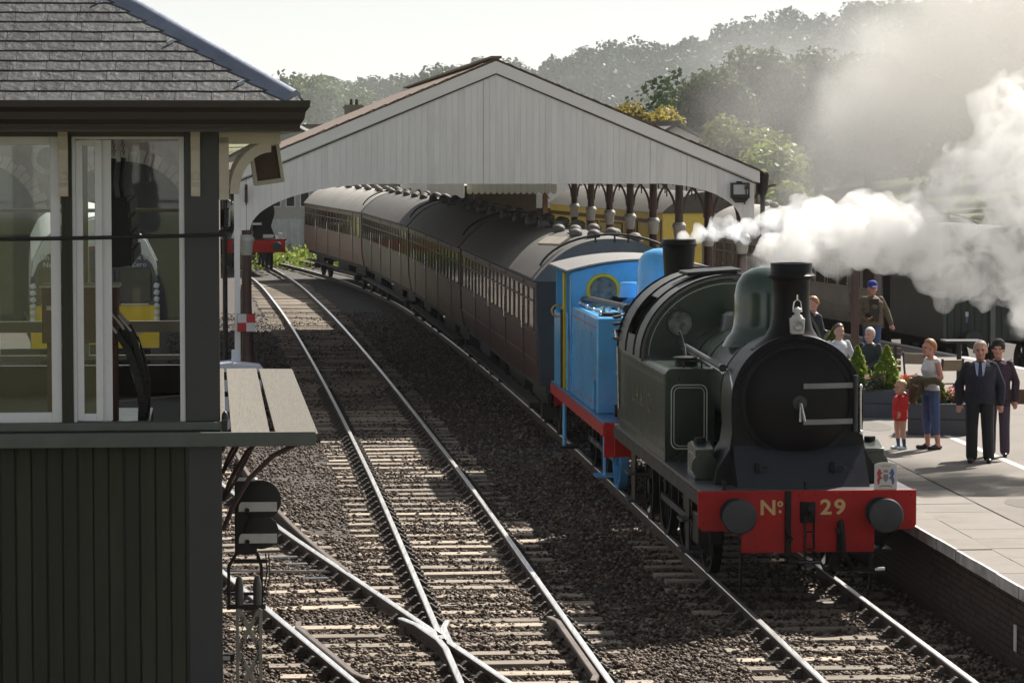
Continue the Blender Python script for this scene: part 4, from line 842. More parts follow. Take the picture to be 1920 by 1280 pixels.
# ================================================================== blue tank engine
M_blu = mat('engine_blue', (.10,.44,.86), .3, var=.04, scale=2, coat=.35, dirt=(.04,.14,.27), dirt_amt=.45, dirt_scale=1.3)
M_yel = mat('trim_yellow', (.58,.48,.03), .45, var=.1); M_rl = mat('lining_red', (.45,.03,.03), .5)
b0 = 47.8; ba = PA.ang(52)
B_ = thing('blue_tank_engine', 'bright blue tank engine with yellow ringed cab window coupled behind the green engine', 'steam engine', (PA(b0), b0, 0), ba)
MB().prism([(-1.25,1.24),(1.25,1.24),(1.25,.72),(-1.25,.72)],'y',0,.04).build('buffer_beam', M_red, B_, bev=.006)
for x in (-.865,.865): buffer(B_, x, 1.05, 0, M_red)
MB().box(-1.25,1.25,.04,8.6,1.205,1.245).build('running_plate', mat('blue_plate_top',(.06,.15,.33),.4,var=.15), B_, bev=.004)
for s in (-1,1):
    MB().box(s*1.25-.015,s*1.25+.015,.04,8.6,1.03,1.203).build('valance', M_red, B_, bev=.003)
    # side tank with an arched notch near the front
    x0, x1 = sorted((s*.62, s*1.2)); pr = [(1.5,1.246),(1.62,1.246),(1.62,1.55),(1.66,1.68),(1.78,1.75),(1.95,1.75),(2.08,1.68),(2.12,1.55),(2.12,1.246),(5.4,1.246),(5.4,2.72),(1.5,2.72)]
    t_ = MB().prism(pr,'x',x0,x1).build('side_tank', M_blu, B_, 20, bev=.025)
    MB().box(s*.9-.2,s*.9+.2,1.62,2.12,1.25,1.72).build('tank_recess', M_blk, B_)
    MB().box(s*1.203-.002,s*1.203+.002,1.62,5.3,2.56,2.575).box(s*1.203-.002,s*1.203+.002,1.75,5.3,1.38,1.392).build('lining', M_rl, t_)
    MB().box(s*1.203-.002,s*1.203+.002,1.66,2.1,1.83,1.842).build('lining', M_rl, t_)
    rv = MB(); [rv.sph((s*1.202,1.56,1.32+k_*.06), .010, 6, 4).sph((s*1.202,3.45,1.32+k_*.06), .010, 6, 4) for k_ in range(22)]; structure(rv.build('rivets', M_blu, t_), 'stuff')
    MB().box(s*1.201-.004,s*1.201+.004,3.40,3.50,1.26,2.68).build('seam_strip', M_blu, t_)
    MB().obox((s*.66,1.44,1.88),(.5,.12,.08)).build('tank_bracket', M_blu, B_, bev=.02)
    fl = MB().lathe([(.2,2.72),(.2,2.75),(.18,2.77),(0,2.775)],(s*.9,2.2,0),'z',24).build('tank_filler', M_blk, B_)
    for (dx,dy) in ((-.12,.1),(.12,-.1)): MB().cyl((s*.9+dx,2.2+dy,2.77),(s*.9+dx,2.2+dy,2.86),.035).build('filler_bolt', M_stl, fl)
    handrail(B_, [(s*1.12,1.75,2.79),(s*1.12,4.9,2.79)], .013, [(s*1.12,y,2.79) for y in (1.8,2.8,3.8,4.8)])
    MB().cyl((s*.78,3.6,2.72),(s*.78,3.6,2.85),.03).build('tank_stud', M_stl, B_)
    MB().tube([(s*1.02,5.3,2.83),(s*.95,4.6,2.85),(s*.73,1.9,2.88),(s*.72,1.6,2.86)],[.05,.06,.05,.07],10).build('steam_pipe', M_bufh, B_)
    for y in (2.2,3.9,5.7): wheel(B_, s*.755, y, .62, s, 12, M_blu if y < 3 else M_blk)
    MB().bar((s*.87,2.2,.5),(s*.87,5.7,.5),.04,.09).build('coupling_rod', M_stl, B_)
    MB().tube([(s*1.22,6.45,1.05),(s*1.22,6.45,.30)],.035,8).build('step_hanger', M_blu, B_)
    MB().box(min(s*1.02,s*1.32),max(s*1.02,s*1.32),6.2,6.7,.26,.30).build('step', M_blk, B_); MB().box(s*1.2-.02,s*1.2+.02,6.2,6.7,.3,.34).build('step_edge', M_bufh, B_)
    MB().prism([(.7,1.03),(1.05,1.03),(1.0,.35),(.75,.35)],'x',s*1.14,s*1.16).box(min(s*1.0,s*1.3),max(s*1.0,s*1.3),.66,1.1,.35,.38).build('front_step', M_blu, B_)
    handrail(B_, [(s*1.26,5.55,1.3),(s*1.26,5.55,2.6)], .018, m=M_blu); handrail(B_, [(s*1.26,6.6,1.26),(s*1.26,6.6,2.6)], .022, m=M_iron)
    MB().box(s*1.21-.015,s*1.21+.015,6.7,8.3,1.25,2.5).build('bunker_side', M_blu, B_); MB().box(s*1.21-.012,s*1.21+.012,5.4,5.6,1.25,3.22).build('cab_pillar', M_blu, B_)
    MB().box(s*1.21-.02,s*1.21+.02,6.5,6.72,1.25,3.22).build('cab_pillar', M_yel, B_); MB().box(s*1.18-.01,s*1.18+.01,5.65,6.45,1.25,2.1).build('cab_door', mat('cab_door_olive',(.12,.13,.09),.5), B_)
    MB().cyl((s*.5,.05,1.245),(s*.5,.05,1.45),.02).build('lamp_iron', M_iron, B_)
MB().cyl((-.95,1.0,1.245),(-.95,1.0,1.43),.035).build('lubricator', M_blk, B_)
z2 = 2.30
MB().lathe([(.62,.5),(.62,5.4)],(0,0,z2),'y',40).build('boiler', M_blu, B_, 40); MB().lathe([(.64,.45),(.66,.5),(.66,1.5),(.62,1.52)],(0,0,z2),'y',40).build('smokebox', M_sbk, B_, 40)
MB().prism([(-.66,1.246),(.66,1.246),(.6,1.9),(-.6,1.9)],'y',.5,1.5).build('saddle', M_blk, B_)
MB().lathe([(.55,.44),(.5,.40),(.3,.36),(0,.34)],(0,0,z2),'y',32).build('smokebox_door', M_sbk, B_)
chimney(B_, [(.42,2.88),(.33,2.95),(.25,3.08),(.222,3.25),(.235,3.6),(.252,3.83),(.27,3.85),(.285,3.875),(.262,3.92),(.258,3.95),(.20,3.95),(.17,3.3)], 1.0)
MB().lathe([(.50,2.78),(.44,2.88),(.395,2.98),(.38,3.2),(.375,3.4),(.35,3.56),(.26,3.68),(.12,3.735),(0,3.745)],(0,3.2,0),'z',40).build('dome', M_blu, B_, 60)
MB().lathe([(.25,2.9),(.22,3.0),(.22,3.12),(.2,3.14),(0,3.15)],(-.28,4.6,0),'z',20).build('safety_valve', M_blu, B_)
cbp = [(-1.22,2.0),(-1.22,3.26)]+[(x, 3.26+.19*(1-(x/1.22)**2)) for x in frange(-1.1,1.1,12)]+[(1.22,3.26),(1.22,2.0)]
cf = plate_with_holes(cbp, [(-.68,2.97,.23),(.68,2.97,.23)], 5.4, 5.43, 'cab_front', M_blu, B_)
for s in (-1,1):
    MB().ring((s*.68,5.39,2.97),.255,.035,'y',32,6).build('window_ring', M_yel, cf); MB().lathe([(.24,5.412),(.24,5.418)],(s*.68,0,2.97),'y',28).build('window_pane', M_spec, cf)
n = 14; v = []; f = []
for i in range(n+1):
    x = -1.3+2.6*i/n; z = 3.28+.19*(1-(x/1.3)**2)
    for y in (5.3,8.5): v += [(x,y,z+.03),(x,y,z)]
for i in range(n): a = 4*i; b = a+4; f += [(a,a+2,b+2,b),(a+1,b+1,b+3,a+3),(a,b,b+1,a+1),(a+2,a+3,b+3,b+2)]
MB().add(v,f+[(0,1,3,2),(4*n,4*n+2,4*n+3,4*n+1)]).build('cab_roof', mat('blue_cab_roof',(.20,.195,.19),.6,var=.15,scale=5), B_, 30)
for x in (.05,.22): MB().cyl((x,5.5,3.48),(x,5.5,3.58),.015).sph((x,5.5,3.59),.022).build('whistle', M_stl, B_)
MB().box(-1.2,1.2,8.2,8.25,1.25,3.25).build('cab_back', M_blu, B_); MB().box(-1.1,1.1,5.6,8.1,1.25,1.3).build('cab_floor', M_blk, B_)
for k in range(4): MB().cyl((-.6+.02*k,5.36,2.62+k*.07),(-.3+.1*k,5.36,2.60+k*.07),.05,n=8).build('cab_valve', M_blk, B_)
MB().box(-1.2,1.2,8.56,8.6,.8,1.24).build('rear_beam', M_red, B_)
MB().ring((-1.30,6.9,2.56),.10,.014,'y').build('brass_ring', mat('brass',(.6,.4,.12),.3,1.), B_)
# ================================================================== black engine at the far end of the middle line
k0 = 136.; K = thing('black_steam_engine', 'black steam engine with red buffer beam waiting far down the middle line', 'steam engine', (PB(k0)-.2, k0, 0), PB.ang(140))
MB().prism([(-1.25,1.32),(1.25,1.32),(1.25,.80),(-1.25,.80)],'y',0,.05).build('buffer_beam', M_red, K)
for x in (-.865,.865): buffer(K, x, 1.06, 0, M_red)
MB().box(-1.3,1.3,.05,14,1.3,1.36).build('footplate', M_blk, K); MB().prism([(-.9,1.36),(-.7,1.9)]+[(.85*math.cos(R(t)),2.5+.85*math.sin(R(t))) for t in range(190,-11,-10)]+[(.7,1.9),(.9,1.36)],'y',.7,2.4).build('smokebox', M_sbk, K, 30)
MB().lathe([(.68,.7),(.62,.64),(.4,.58),(0,.55)],(0,0,2.5),'y',32).build('smokebox_door', M_sbk, K); MB().lathe([(.75,2.4),(.82,8)],(0,0,2.5),'y',32).build('boiler', M_blk, K)
chimney(K, [(.4,3.3),(.28,3.4),(.26,3.7),(.34,3.75),(.3,3.9),(.2,3.9)], 1.4, M_sbk); MB().lathe([(.5,3.1),(.42,3.4),(.25,3.75),(0,3.8)],(0,5,0),'z',20).build('dome', M_blk, K)
MB().box(-1.25,1.25,8,10.5,1.36,3.4).build('cab', M_blk, K, bev=.1); MB().box(-1.25,1.25,11,17,.9,2.6).build('tender', M_blk, K, bev=.05)
MB().box(-.28,.28,.52,.54,1.95,2.05).build('number_plate', M_lt, K); MB().box(.3,.75,-.02,-.005,1.42,1.56).build('lamp_board', M_lt, K); MB().box(.95,1.12,.0,.12,1.37,1.62).build('head_lamp_box', M_lt, K, bev=.02)
for s in (-1,1):
    for y in (1.6,4.2,6.2,8.2,12,14,16): wheel(K, s*.755, y, .5 if y < 2 or y > 10 else .75, s, 10)
    MB().tube([(s*.9,.6,2.9),(s*.95,4,3.0),(s*.95,8,3.0)],.025,6).build('handrail', M_stl, K)
# ================================================================== coaches and vans
M_mar = mat('coach_maroon_brown', (.062,.028,.021), .42, var=.25, scale=3, spec=.35, dirt=(.085,.06,.045), dirt_amt=.5, dirt_scale=1.3)
M_teak = mat('coach_dusty_teak', (.075,.052,.036), .5, var=.2, scale=3, spec=.35, dirt=(.11,.085,.062), dirt_amt=.5, dirt_scale=1.0)
M_pink = mat('coach_faded_maroon', (.15,.075,.062), .5, var=.2, scale=2, dirt=(.16,.12,.095), dirt_amt=.5, dirt_scale=.8)
M_roof = mat('coach_roof_grey', (.095,.089,.083), .7, var=.2, scale=1.6, stretch=(1,3,1), dirt=(.165,.152,.136), dirt_amt=.6, dirt_scale=1.0)
M_roofd = mat('coach_roof_light', (.36,.34,.31), .65, var=.15, scale=1.6, dirt=(.22,.20,.18), dirt_amt=.5)
M_under = mat('underframe_grime', (.03,.026,.024), .8, var=.3, scale=5)
M_cpane = mat('coach_window_glass', (.03,.028,.026), .06, var=.1, spec=.8); M_ctop = mat('coach_toplight', (.022,.02,.02), .1, spec=.8)
M_bead = mat('coach_beading', (.085,.04,.034), .4)
CW = 1.37
def cside(z):        # half width of the body at height z (tumblehome)
    t = max(0, (1.75-z)/.75); return CW-.10*t*t
def bogie(parent, y):
    b = MB()
    for s in (-1,1): b.prism([(y-1.5,.55),(y+1.5,.55),(y+1.35,.85),(y+.5,.95),(y-.5,.95),(y-1.35,.85)],'x',s*1.0-.03,s*1.0+.03).box(s*1.0-.12,s*1.0+.12,y-1.4,y-1.05,.3,.6).box(s*1.0-.12,s*1.0+.12,y+1.05,y+1.4,.3,.6)
    b.box(-.9,.9,y-.2,y+.2,.6,.9); o = b.build('bogie', M_under, parent)
    for s in (-1,1):
        for dy in (-1.22,1.22): MB().lathe([(.001,-.05),(.2,-.05),(.24,-.02),(.44,-.03),(.455,-.06),(.455,.05),(.44,.07),(.001,.07)],(s*.755,y+dy,.455),'x',24).build('wheel', M_under, o)
def coach(label, P, y0, y1, mb_, mr, nwin=9, apex=3.68, gut=2.95, vents=True, group=None, wz=(2.02,2.80), pane=None, end_m=None, name='railway_coach', right=False, band=None):
    p0 = Vector((P(y0),y0,0)); p1 = Vector((P(y1),y1,0)); d = p1-p0; L = d.length; a = math.atan2(-d.x, d.y)
    c = thing(name, label, 'railway coach', p0, a, group)
    sec = [(-cside(z), z) for z in (1.03,1.2,1.45,1.75,2.4,gut)]+[(cside(z), z) for z in (gut,2.4,1.75,1.45,1.2,1.03)]
    MB().prism(sec,'y',0,L).build('body', mb_, c, 30)
    ra = [((CW+.03)*math.cos(R(t)), gut+.012+(apex-gut)*math.sin(R(t))**.9) for t in range(180,-1,-9)]
    ra = [((CW+.03)*(-1+2*i/20), gut+.01+(apex-gut)*(1-abs(-1+2*i/20)**2.4)) for i in range(21)]
    MB().prism([((CW+.03),gut-.03),(-(CW+.03),gut-.03)]+ra,'y',-.03,L+.03).build('roof', mr, c, 40)
    for s in (-1,1): MB().box(s*(CW+.03)-.02,s*(CW+.03)+.02,0,L,gut-.05,gut-.02).build('rain_strip', M_under, c)
    for s in (-1,1): MB().box(s*1.15-.04,s*1.15+.04,0,L,.88,1.028).build('solebar', M_under, c); MB().box(min(s*1.2,s*1.42),max(s*1.2,s*1.42),1.0,L-1,.62,.66).build('footboard', M_under, c)
    for yy in (2.8,L-2.8): bogie(c, yy)
    MB().box(-.9,.9,L*.5-2,L*.5+1.5,.45,.88).build('battery_box', M_under, c)
    step = (L-1.0)/nwin
    wv = MB(); wz0, wz1 = wz
    for s in ((-1,1) if right else (-1,)):
        for k in range(nwin):
            yc = .5+step*(k+.5); w_ = step*.29; x = s*(CW+.0)
            for dy in (-w_*1.02, w_*1.02):
                f = MB(); e = .035; xo0, xo1 = sorted((x-s*.01, x+s*.02)); ya, yb = yc+dy-w_*.92, yc+dy+w_*.92
                f.box(xo0,xo1,ya,ya+e,wz0,wz1).box(xo0,xo1,yb-e,yb,wz0,wz1).box(xo0,xo1,ya+e,yb-e,wz0,wz0+e).box(xo0,xo1,ya+e,yb-e,wz1-e,wz1).box(xo0,xo1,ya+e,yb-e,wz1-.27,wz1-.24)
                f = f.build('window', M_bead if mb_ is M_mar else mb_, c)
                q0, q1 = sorted((x+s*.001, x+s*.006)); MB().box(q0,q1,ya+e,yb-e,wz0+e,wz1-.27).build('pane', pane or M_cpane, f); MB().box(q0,q1,ya+e,yb-e,wz1-.24,wz1-e).build('toplight', M_ctop, f)
            ys_ = yc+step/2
            if k < nwin-1 and k % 2 == 0:          # door with hinges and handle
                dr = MB(); xx0, xx1 = sorted((x, x+s*.014)); dr.box(xx0,xx1,ys_-.045,ys_-.02,1.08,gut-.08).box(xx0,xx1,ys_+.02,ys_+.045,1.08,gut-.08); dr = dr.build('door_edge', mb_, c)
                for zz in (1.25,1.7,2.7): MB().box(xx0,xx1+.01*s,ys_-.07,ys_+.02,zz,zz+.04).build('hinge', M_iron, dr)
                MB().cyl((x+s*.03,ys_+.1,1.95),(x+s*.03,ys_+.1,2.35),.014).build('grab_handle', M_stl, dr)
        for zz in (wz0-.07,1.45): 
            x = s*cside(zz); xx0, xx1 = sorted((x-s*.01, x+s*.014)); MB().box(xx0,xx1,.02,L-.02,zz,zz+.03).build('beading', M_bead if mb_ is M_mar else mb_, c)
    if vents:
        vm = MB().sph((0,0,0),(.13,.16,.10),12,8).lathe([(.16,-.06),(.16,-.045),(.1,-.04)],(0,0,-.01),'z',12).mesh('roof_vent', M_roof, 50)
        nv = int(L/1.55)
        for k in range(nv):
            for xx in ((-.38,.30) if k % 2 else (-.22,.52)):
                zz = gut+.01+(apex-gut)*(1-abs(xx/1.4)**2.4); inst('roof_vent', vm, c, (xx,.9+k*1.55+random.uniform(-.15,.15),zz+.06))
    ends = MB().box(-.52,.52,-.16,0,1.0,3.35).build('gangway', M_under, c, bev=.06); MB().box(-.4,.4,-.17,-.161,1.2,3.1).build('gangway_door', end_m or M_iron, ends)
    MB().prism(sec[:1]+[(-CW,gut)]+[(a_*.97,b_-.01) for a_,b_ in ra]+[(CW,gut)]+sec[-1:],'y',-.015,-.001).build('end_panel', M_under, c, 30)
    MB().tube([((CW+.0)*math.cos(R(t))*.99, -.04, gut+.06+(apex-gut+.03)*math.sin(R(t))) for t in range(165,14,-8)],.022,6).build('end_rail', M_iron, c)
    for xx in (-.3,.05,.3): MB().cyl((xx,-.04,apex-.06),(xx,-.04,apex+.10),.018).build('rail_stud', M_iron, c)
    for s in (-1,1): buffer(c, s*.865, 1.06, -.02, M_under)
    return c, L
EB = [(57.9,76.5),(77.0,95.7),(96.2,114.9),(115.4,134.1)]
gr = None
c1, L1 = coach('maroon brown coach coupled directly behind the blue engine', PA, *EB[0], M_mar, M_roof, 9)
MB().obox((-.95,1.0,3.62),(.25,.7,.05),(0,R(-30),R(30))).build('roof_plank', mat('pale_plank',(.4,.36,.3),.7), c1)
coach('dusty brown coach under the mouth of the shed, behind the maroon brown coach', PA, *EB[1], M_teak, M_roof, 8)
coach('dull brown coach between the shed columns, third coach behind the blue engine', PA, *EB[2], M_teak, M_roof, 9)
c4, L4 = coach('faded pinkish maroon coach at the far tail of the train', PA, *EB[3], M_pink, M_roofd, 9)
for k in range(7): c4
# the far line beside the platform: grey coach, dark green van, yellow van
M_grey = mat('coach_grey_paint', (.34,.315,.28), .6, var=.12, scale=1.5, dirt=(.20,.18,.15), dirt_amt=.6, dirt_scale=.9)
M_dgrn = mat('van_dark_green', (.016,.026,.024), .45, var=.25, scale=3); M_ylw = mat('van_yellow', (.86,.66,.12), .5, var=.08, scale=2, dirt=(.42,.32,.10), dirt_amt=.4)
coach('pale grey coach standing beyond the platform behind the dark green van', PD, 76.2, 91.5, M_grey, M_roofd, 8, wz=(1.9,2.7), right=False)
V = thing('goods_van', 'dark green van with a pale vertical post on its end standing beyond the platform', 'railway van', (PD(71.6),71.6,0), PD.ang(73))
sec = [(-1.36,1.0),(-1.36,2.8),(1.36,2.8),(1.36,1.0)]; ra = [(1.40*(-1+2*i/20), 2.80+.76*(1-abs(-1+2*i/20)**2.2)) for i in range(21)]
MB().prism(sec[:2]+[(1.36*(-1+2*i/20), 2.80+.72*(1-abs(-1+2*i/20)**2.2)) for i in range(1,20)]+sec[2:],'y',0,4.0).build('body', M_dgrn, V, 30); MB().prism([(1.40,2.76),(-1.40,2.76)]+ra,'y',-.06,4.1).build('roof', mat('van_roof_dark',(.09,.09,.09),.6), V, 40)
for k in range(17): MB().box(-1.34+k*.158,-1.34+k*.158+.148,-.03,-.001,1.02,2.72).build('end_plank', M_dgrn, V, 0)
MB().box(-.36,-.24,-.09,-.031,.9,2.78).build('end_post', mat('van_post_pale',(.16,.16,.155),.6), V, bev=.006); MB().box(.5,.62,-.09,-.031,.9,2.78).build('end_post', M_dgrn, V)
MB().box(-1.42,-1.36,.0,.06,1.0,2.8).build('corner_angle', mat('van_green_edge',(.05,.09,.08),.4), V)
MB().box(-1.5,-1.3,-.14,-.10,1.9,1.98).build('lamp_bracket', M_iron, V); MB().box(-.93,-.86,-.04,-.031,1.55,1.66).build('white_mark', M_lt, V); MB().box(-.92,-.87,-.04,-.031,1.42,1.54).build('blue_mark', mat('blue_plate',(.10,.16,.42),.5), V)
for s in (-1,1): MB().box(s*1.0-.05,s*1.0+.05,0,4,.8,.99).build('solebar', M_under, V); buffer(V, s*.865, 1.05, -.03, M_under)
for y in (.8,3.2):
    for s in (-1,1): wheel(V, s*.755, y, .47, s, 8, M_under)
V2 = thing('yellow_van', 'yellow van with brown framed windows standing beyond the shed columns', 'railway van', (PD(95.5),95.5,0), PD.ang(101))
MB().box(-1.36,1.36,0,15,1.0,3.35).build('body', M_ylw, V2, bev=.02)
MB().prism([(1.4*(-1+2*i/16), 3.35+.62*(1-abs(-1+2*i/16)**2.2)) for i in range(17)],'y',-.1,15.1).build('roof', mat('yellow_van_roof',(.10,.09,.075),.75), V2, 40)
M_vbr = mat('van_brown_trim', (.13,.075,.035), .5)
MB().box(-1.38,-1.361,0,15,3.02,3.14).build('trim_rail', M_vbr, V2); MB().box(-1.385,-1.361,3.0,9.5,1.0,2.0).build('lower_panel', mat('van_lower_grey',(.10,.095,.07),.6), V2)
for y in (0.0,2.9,6.2,9.4,10.9,14.8): MB().box(-1.39,-1.361,y,y+.16,1.0,3.02).build('trim_post', M_vbr, V2)
for y in (3.3,4.8,6.6,8.0):
    f = MB().box(-1.385,-1.362,y,y+1.15,2.08,2.95).build('window', M_vbr, V2); MB().box(-1.392,-1.386,y+.08,y+1.07,2.14,2.9).build('pane', mat('lit_yellow_blind',(.66,.52,.16),.5), f)
for y in (1.4,10.2,12.8): MB().box(-1.40,-1.362,y,y+.5,2.2,2.24).build('door_handle', M_iron, V2)
MB().box(-1.372,-1.361,1.0,2.2,1.62,1.74).build('number_panel', mat('number_dark',(.2,.17,.08),.6), V2)
for s in (-1,1):
    MB().box(s*1.1-.05,s*1.1+.05,0,15,.8,.99).build('solebar', M_under, V2)
    for y in (1.5,3.5,11.5,13.5): wheel(V2, s*.755, y, .47, s, 8, M_under)
# ================================================================== railcar behind the signal box
u0 = 69.; U = thing('diesel_railcar', 'blue and yellow fronted diesel railcar seen through the signal box windows', 'railcar', (PC(u0)-.05,u0,0), R(8.6))
M_dyel = mat('railcar_yellow', (.86,.60,.02), .4, coat=.3, var=.06); M_dblu = mat('railcar_navy', (.035,.04,.09), .3, coat=.4, var=.1); M_dwht = mat('railcar_white', (.72,.73,.75), .4, coat=.2, var=.05); M_dside = mat('railcar_purple_side', (.07,.06,.16), .35, coat=.3)
fp = [(-1.38,.95),(-1.41,1.6),(-1.40,2.3),(-1.33,2.85),(-1.12,3.32)]; fo = fp+[(-.6,3.68),(0,3.82),(.6,3.68)]+[(-a,b) for a,b in reversed(fp)]
MB().prism(fo,'y',.05,20).build('body', M_dside, U, 30, bev=.02)
MB().prism([(-1.36,2.88),(-1.14,3.34),(-.62,3.71),(0,3.85),(.62,3.71),(1.14,3.34),(1.36,2.88)],'y',.06,20.02).build('roof', M_dwht, U, 30)
MB().prism([(-1.36,2.55),(-1.31,2.87),(-1.10,3.32),(-.6,3.67),(0,3.80),(.6,3.67),(1.10,3.32),(1.31,2.87),(1.36,2.55)],'y',-.02,.045).build('white_front', M_dwht, U, 30, bev=.02)
MB().prism([(-1.37,1.0),(1.37,1.0),(1.39,1.92),(-1.39,1.92)],'y',-.03,.045).build('yellow_front', M_dyel, U)
cfp = [(-1.37,1.925),(1.37,1.925),(1.34,2.5),(1.22,2.82),(1.0,3.03),(.55,3.16),(0,3.2),(-.55,3.16),(-1.0,3.03),(-1.22,2.82),(-1.34,2.5)]
MB().prism(cfp,'y',-.04,-.021).build('upper_front', M_dblu, U)
MB().prism([(-.95,3.00),(-.54,3.115),(0,3.155),(.54,3.115),(.95,3.00),(.93,2.975),(.53,3.085),(0,3.125),(-.53,3.085),(-.93,2.975)],'y',-.046,-.041).build('red_line', M_sr, U)
M_dgl = mat('railcar_screen', (.055,.055,.06), .08, spec=.8, var=.3, scale=1.2)
for xa, xb in ((-1.2,-.52),(-.42,.42),(.52,1.2)):
    f = MB().prism(rounded(xa,xb,1.98,2.72,.07),'y',-.052,-.041).build('windscreen', M_dgl, U); loop_tube([(a,-.053,b) for a,b in rounded(xa,xb,1.98,2.72,.07)],.012).build('seal', M_iron, f)
MB().box(.55,1.15,-.056,-.0535,1.93,1.965).build('screen_sill', M_dwht, U); MB().box(-1.15,-.55,-.056,-.0535,1.93,1.965).build('screen_sill', M_dwht, U)
for x in (-.80,.80): text('slogan', 'On track to\nNet Zero', .155, M_lt, U, (x,-.043,2.88), depth=.002, bold=.002)
for s in (-1,1):
    for dx in (.45,.95): MB().lathe([(.085,0),(.085,-.03),(.05,-.035),(0,-.03)],(s*dx,-.02,1.38),'y',18).build('head_light', mat('light_lens',(.6,.6,.6),.1,.2), U)
    for k in range(6): MB().obox((s*1.32,-.09,1.62+k*.145),(.12,.06,.12),(0,R(20*s),0)).build('jumper_cover', M_dwht, U, bev=.03)
MB().box(-.06,.06,-.03,-.021,1.72,1.82).build('data_panel', M_lt, U); MB().box(-.9,.9,-.05,.02,.72,.98).build('front_skirt', M_iron, U, bev=.03)
MB().cyl((0,-.3,.95),(0,0,.95),.12).box(-.2,.2,-.42,-.3,.8,1.1).build('coupler', M_iron, U)
for s in (-1,1):
    for y in (2.5,4.8,15,17.5): MB().lathe([(.001,-.05),(.42,-.05),(.42,.07),(.001,.07)],(s*.755,y,.42),'x',20).build('wheel', M_under, U)
MB().box(-1.2,1.2,.3,19.7,.55,.94).build('underframe', M_under, U)
# ================================================================== trees, hill, buildings beyond
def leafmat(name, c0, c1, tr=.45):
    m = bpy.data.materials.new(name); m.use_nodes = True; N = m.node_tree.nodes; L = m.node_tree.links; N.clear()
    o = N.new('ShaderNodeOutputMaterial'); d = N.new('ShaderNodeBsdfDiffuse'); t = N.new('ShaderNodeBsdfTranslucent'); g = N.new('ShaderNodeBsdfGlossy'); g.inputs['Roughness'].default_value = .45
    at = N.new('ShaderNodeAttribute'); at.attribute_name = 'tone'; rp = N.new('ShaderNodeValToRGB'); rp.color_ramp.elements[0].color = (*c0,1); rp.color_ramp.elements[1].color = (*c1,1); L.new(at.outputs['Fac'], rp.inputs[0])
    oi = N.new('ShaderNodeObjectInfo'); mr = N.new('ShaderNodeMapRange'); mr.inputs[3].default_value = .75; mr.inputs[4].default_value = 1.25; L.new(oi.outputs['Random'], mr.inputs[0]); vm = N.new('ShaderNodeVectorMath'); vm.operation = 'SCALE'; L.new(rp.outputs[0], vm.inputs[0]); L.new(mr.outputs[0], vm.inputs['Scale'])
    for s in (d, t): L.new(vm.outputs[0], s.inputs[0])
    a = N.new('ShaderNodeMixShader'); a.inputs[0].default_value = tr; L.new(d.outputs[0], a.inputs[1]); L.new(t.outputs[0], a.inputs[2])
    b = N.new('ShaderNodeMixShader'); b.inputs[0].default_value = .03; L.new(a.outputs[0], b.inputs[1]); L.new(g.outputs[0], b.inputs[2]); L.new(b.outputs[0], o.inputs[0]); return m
LM = {'mid': leafmat('leaves_mid_green', (.028,.055,.018), (.09,.13,.04)), 'dark': leafmat('leaves_dark_green', (.028,.052,.02), (.046,.078,.026), .25), 'bright': leafmat('leaves_bright_green', (.06,.10,.012), (.22,.26,.045), .5),
      'yellow': leafmat('leaves_autumn_yellow', (.15,.15,.03), (.36,.28,.06), .55), 'far': leafmat('leaves_far', (.030,.048,.028), (.044,.066,.035), .2), 'conifer': leafmat('conifer_lime', (.09,.15,.012), (.26,.33,.04), .4)}
M_bark = mat('tree_bark', (.07,.055,.042), .9, var=.3, scale=6, bump=.5)
def leafmesh(name, C, N_, size, m, tones, up=.35):
    """C: leaf centres (k,3), N_: outward directions; one bent leaf (two triangles) at each"""
    k = len(C); rnd = np.random.normal(size=(k,3)); n = N_*.8+rnd*.75; n[:,2] += up; n /= np.linalg.norm(n,axis=1)[:,None]
    t = np.cross(n, np.random.normal(size=(k,3))); t /= np.linalg.norm(t,axis=1)[:,None]; b = np.cross(n,t); s = (size*np.random.uniform(.6,1.35,k))[:,None]
    V = np.stack([C-t*s*.5, C-b*s*.32+n*s*.06, C+t*s*.5, C+b*s*.32+n*s*.06],1).reshape(-1,3); F = (np.arange(k)[:,None]*4+np.array([0,1,2,3])[None]).reshape(-1)
    me = bpy.data.meshes.new(name); me.vertices.add(len(V)); me.vertices.foreach_set('co', V.reshape(-1)); me.loops.add(len(F)); me.loops.foreach_set('vertex_index', F.astype(np.int32)); me.polygons.add(k); me.polygons.foreach_set('loop_start', np.arange(k,dtype=np.int32)*4); me.polygons.foreach_set('loop_total', np.full(k,4,np.int32)); me.update(); me.validate()
    at = me.attributes.new('tone','FLOAT','POINT'); at.data.foreach_set('value', np.repeat(tones,4)); me.materials.append(m); return me
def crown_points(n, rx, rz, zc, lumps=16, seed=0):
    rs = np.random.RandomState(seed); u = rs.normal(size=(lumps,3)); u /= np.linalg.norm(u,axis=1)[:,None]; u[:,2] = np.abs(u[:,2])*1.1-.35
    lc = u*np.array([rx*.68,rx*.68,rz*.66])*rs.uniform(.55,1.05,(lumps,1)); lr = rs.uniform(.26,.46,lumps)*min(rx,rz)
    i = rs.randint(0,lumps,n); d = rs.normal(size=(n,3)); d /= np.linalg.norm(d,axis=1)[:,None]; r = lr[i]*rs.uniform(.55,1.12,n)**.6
    C = lc[i]+d*r[:,None]; C[:,2] += zc; tone = np.clip(.45+.30*d[:,2]+rs.uniform(-.3,.3,n),0,1); return C, d, tone
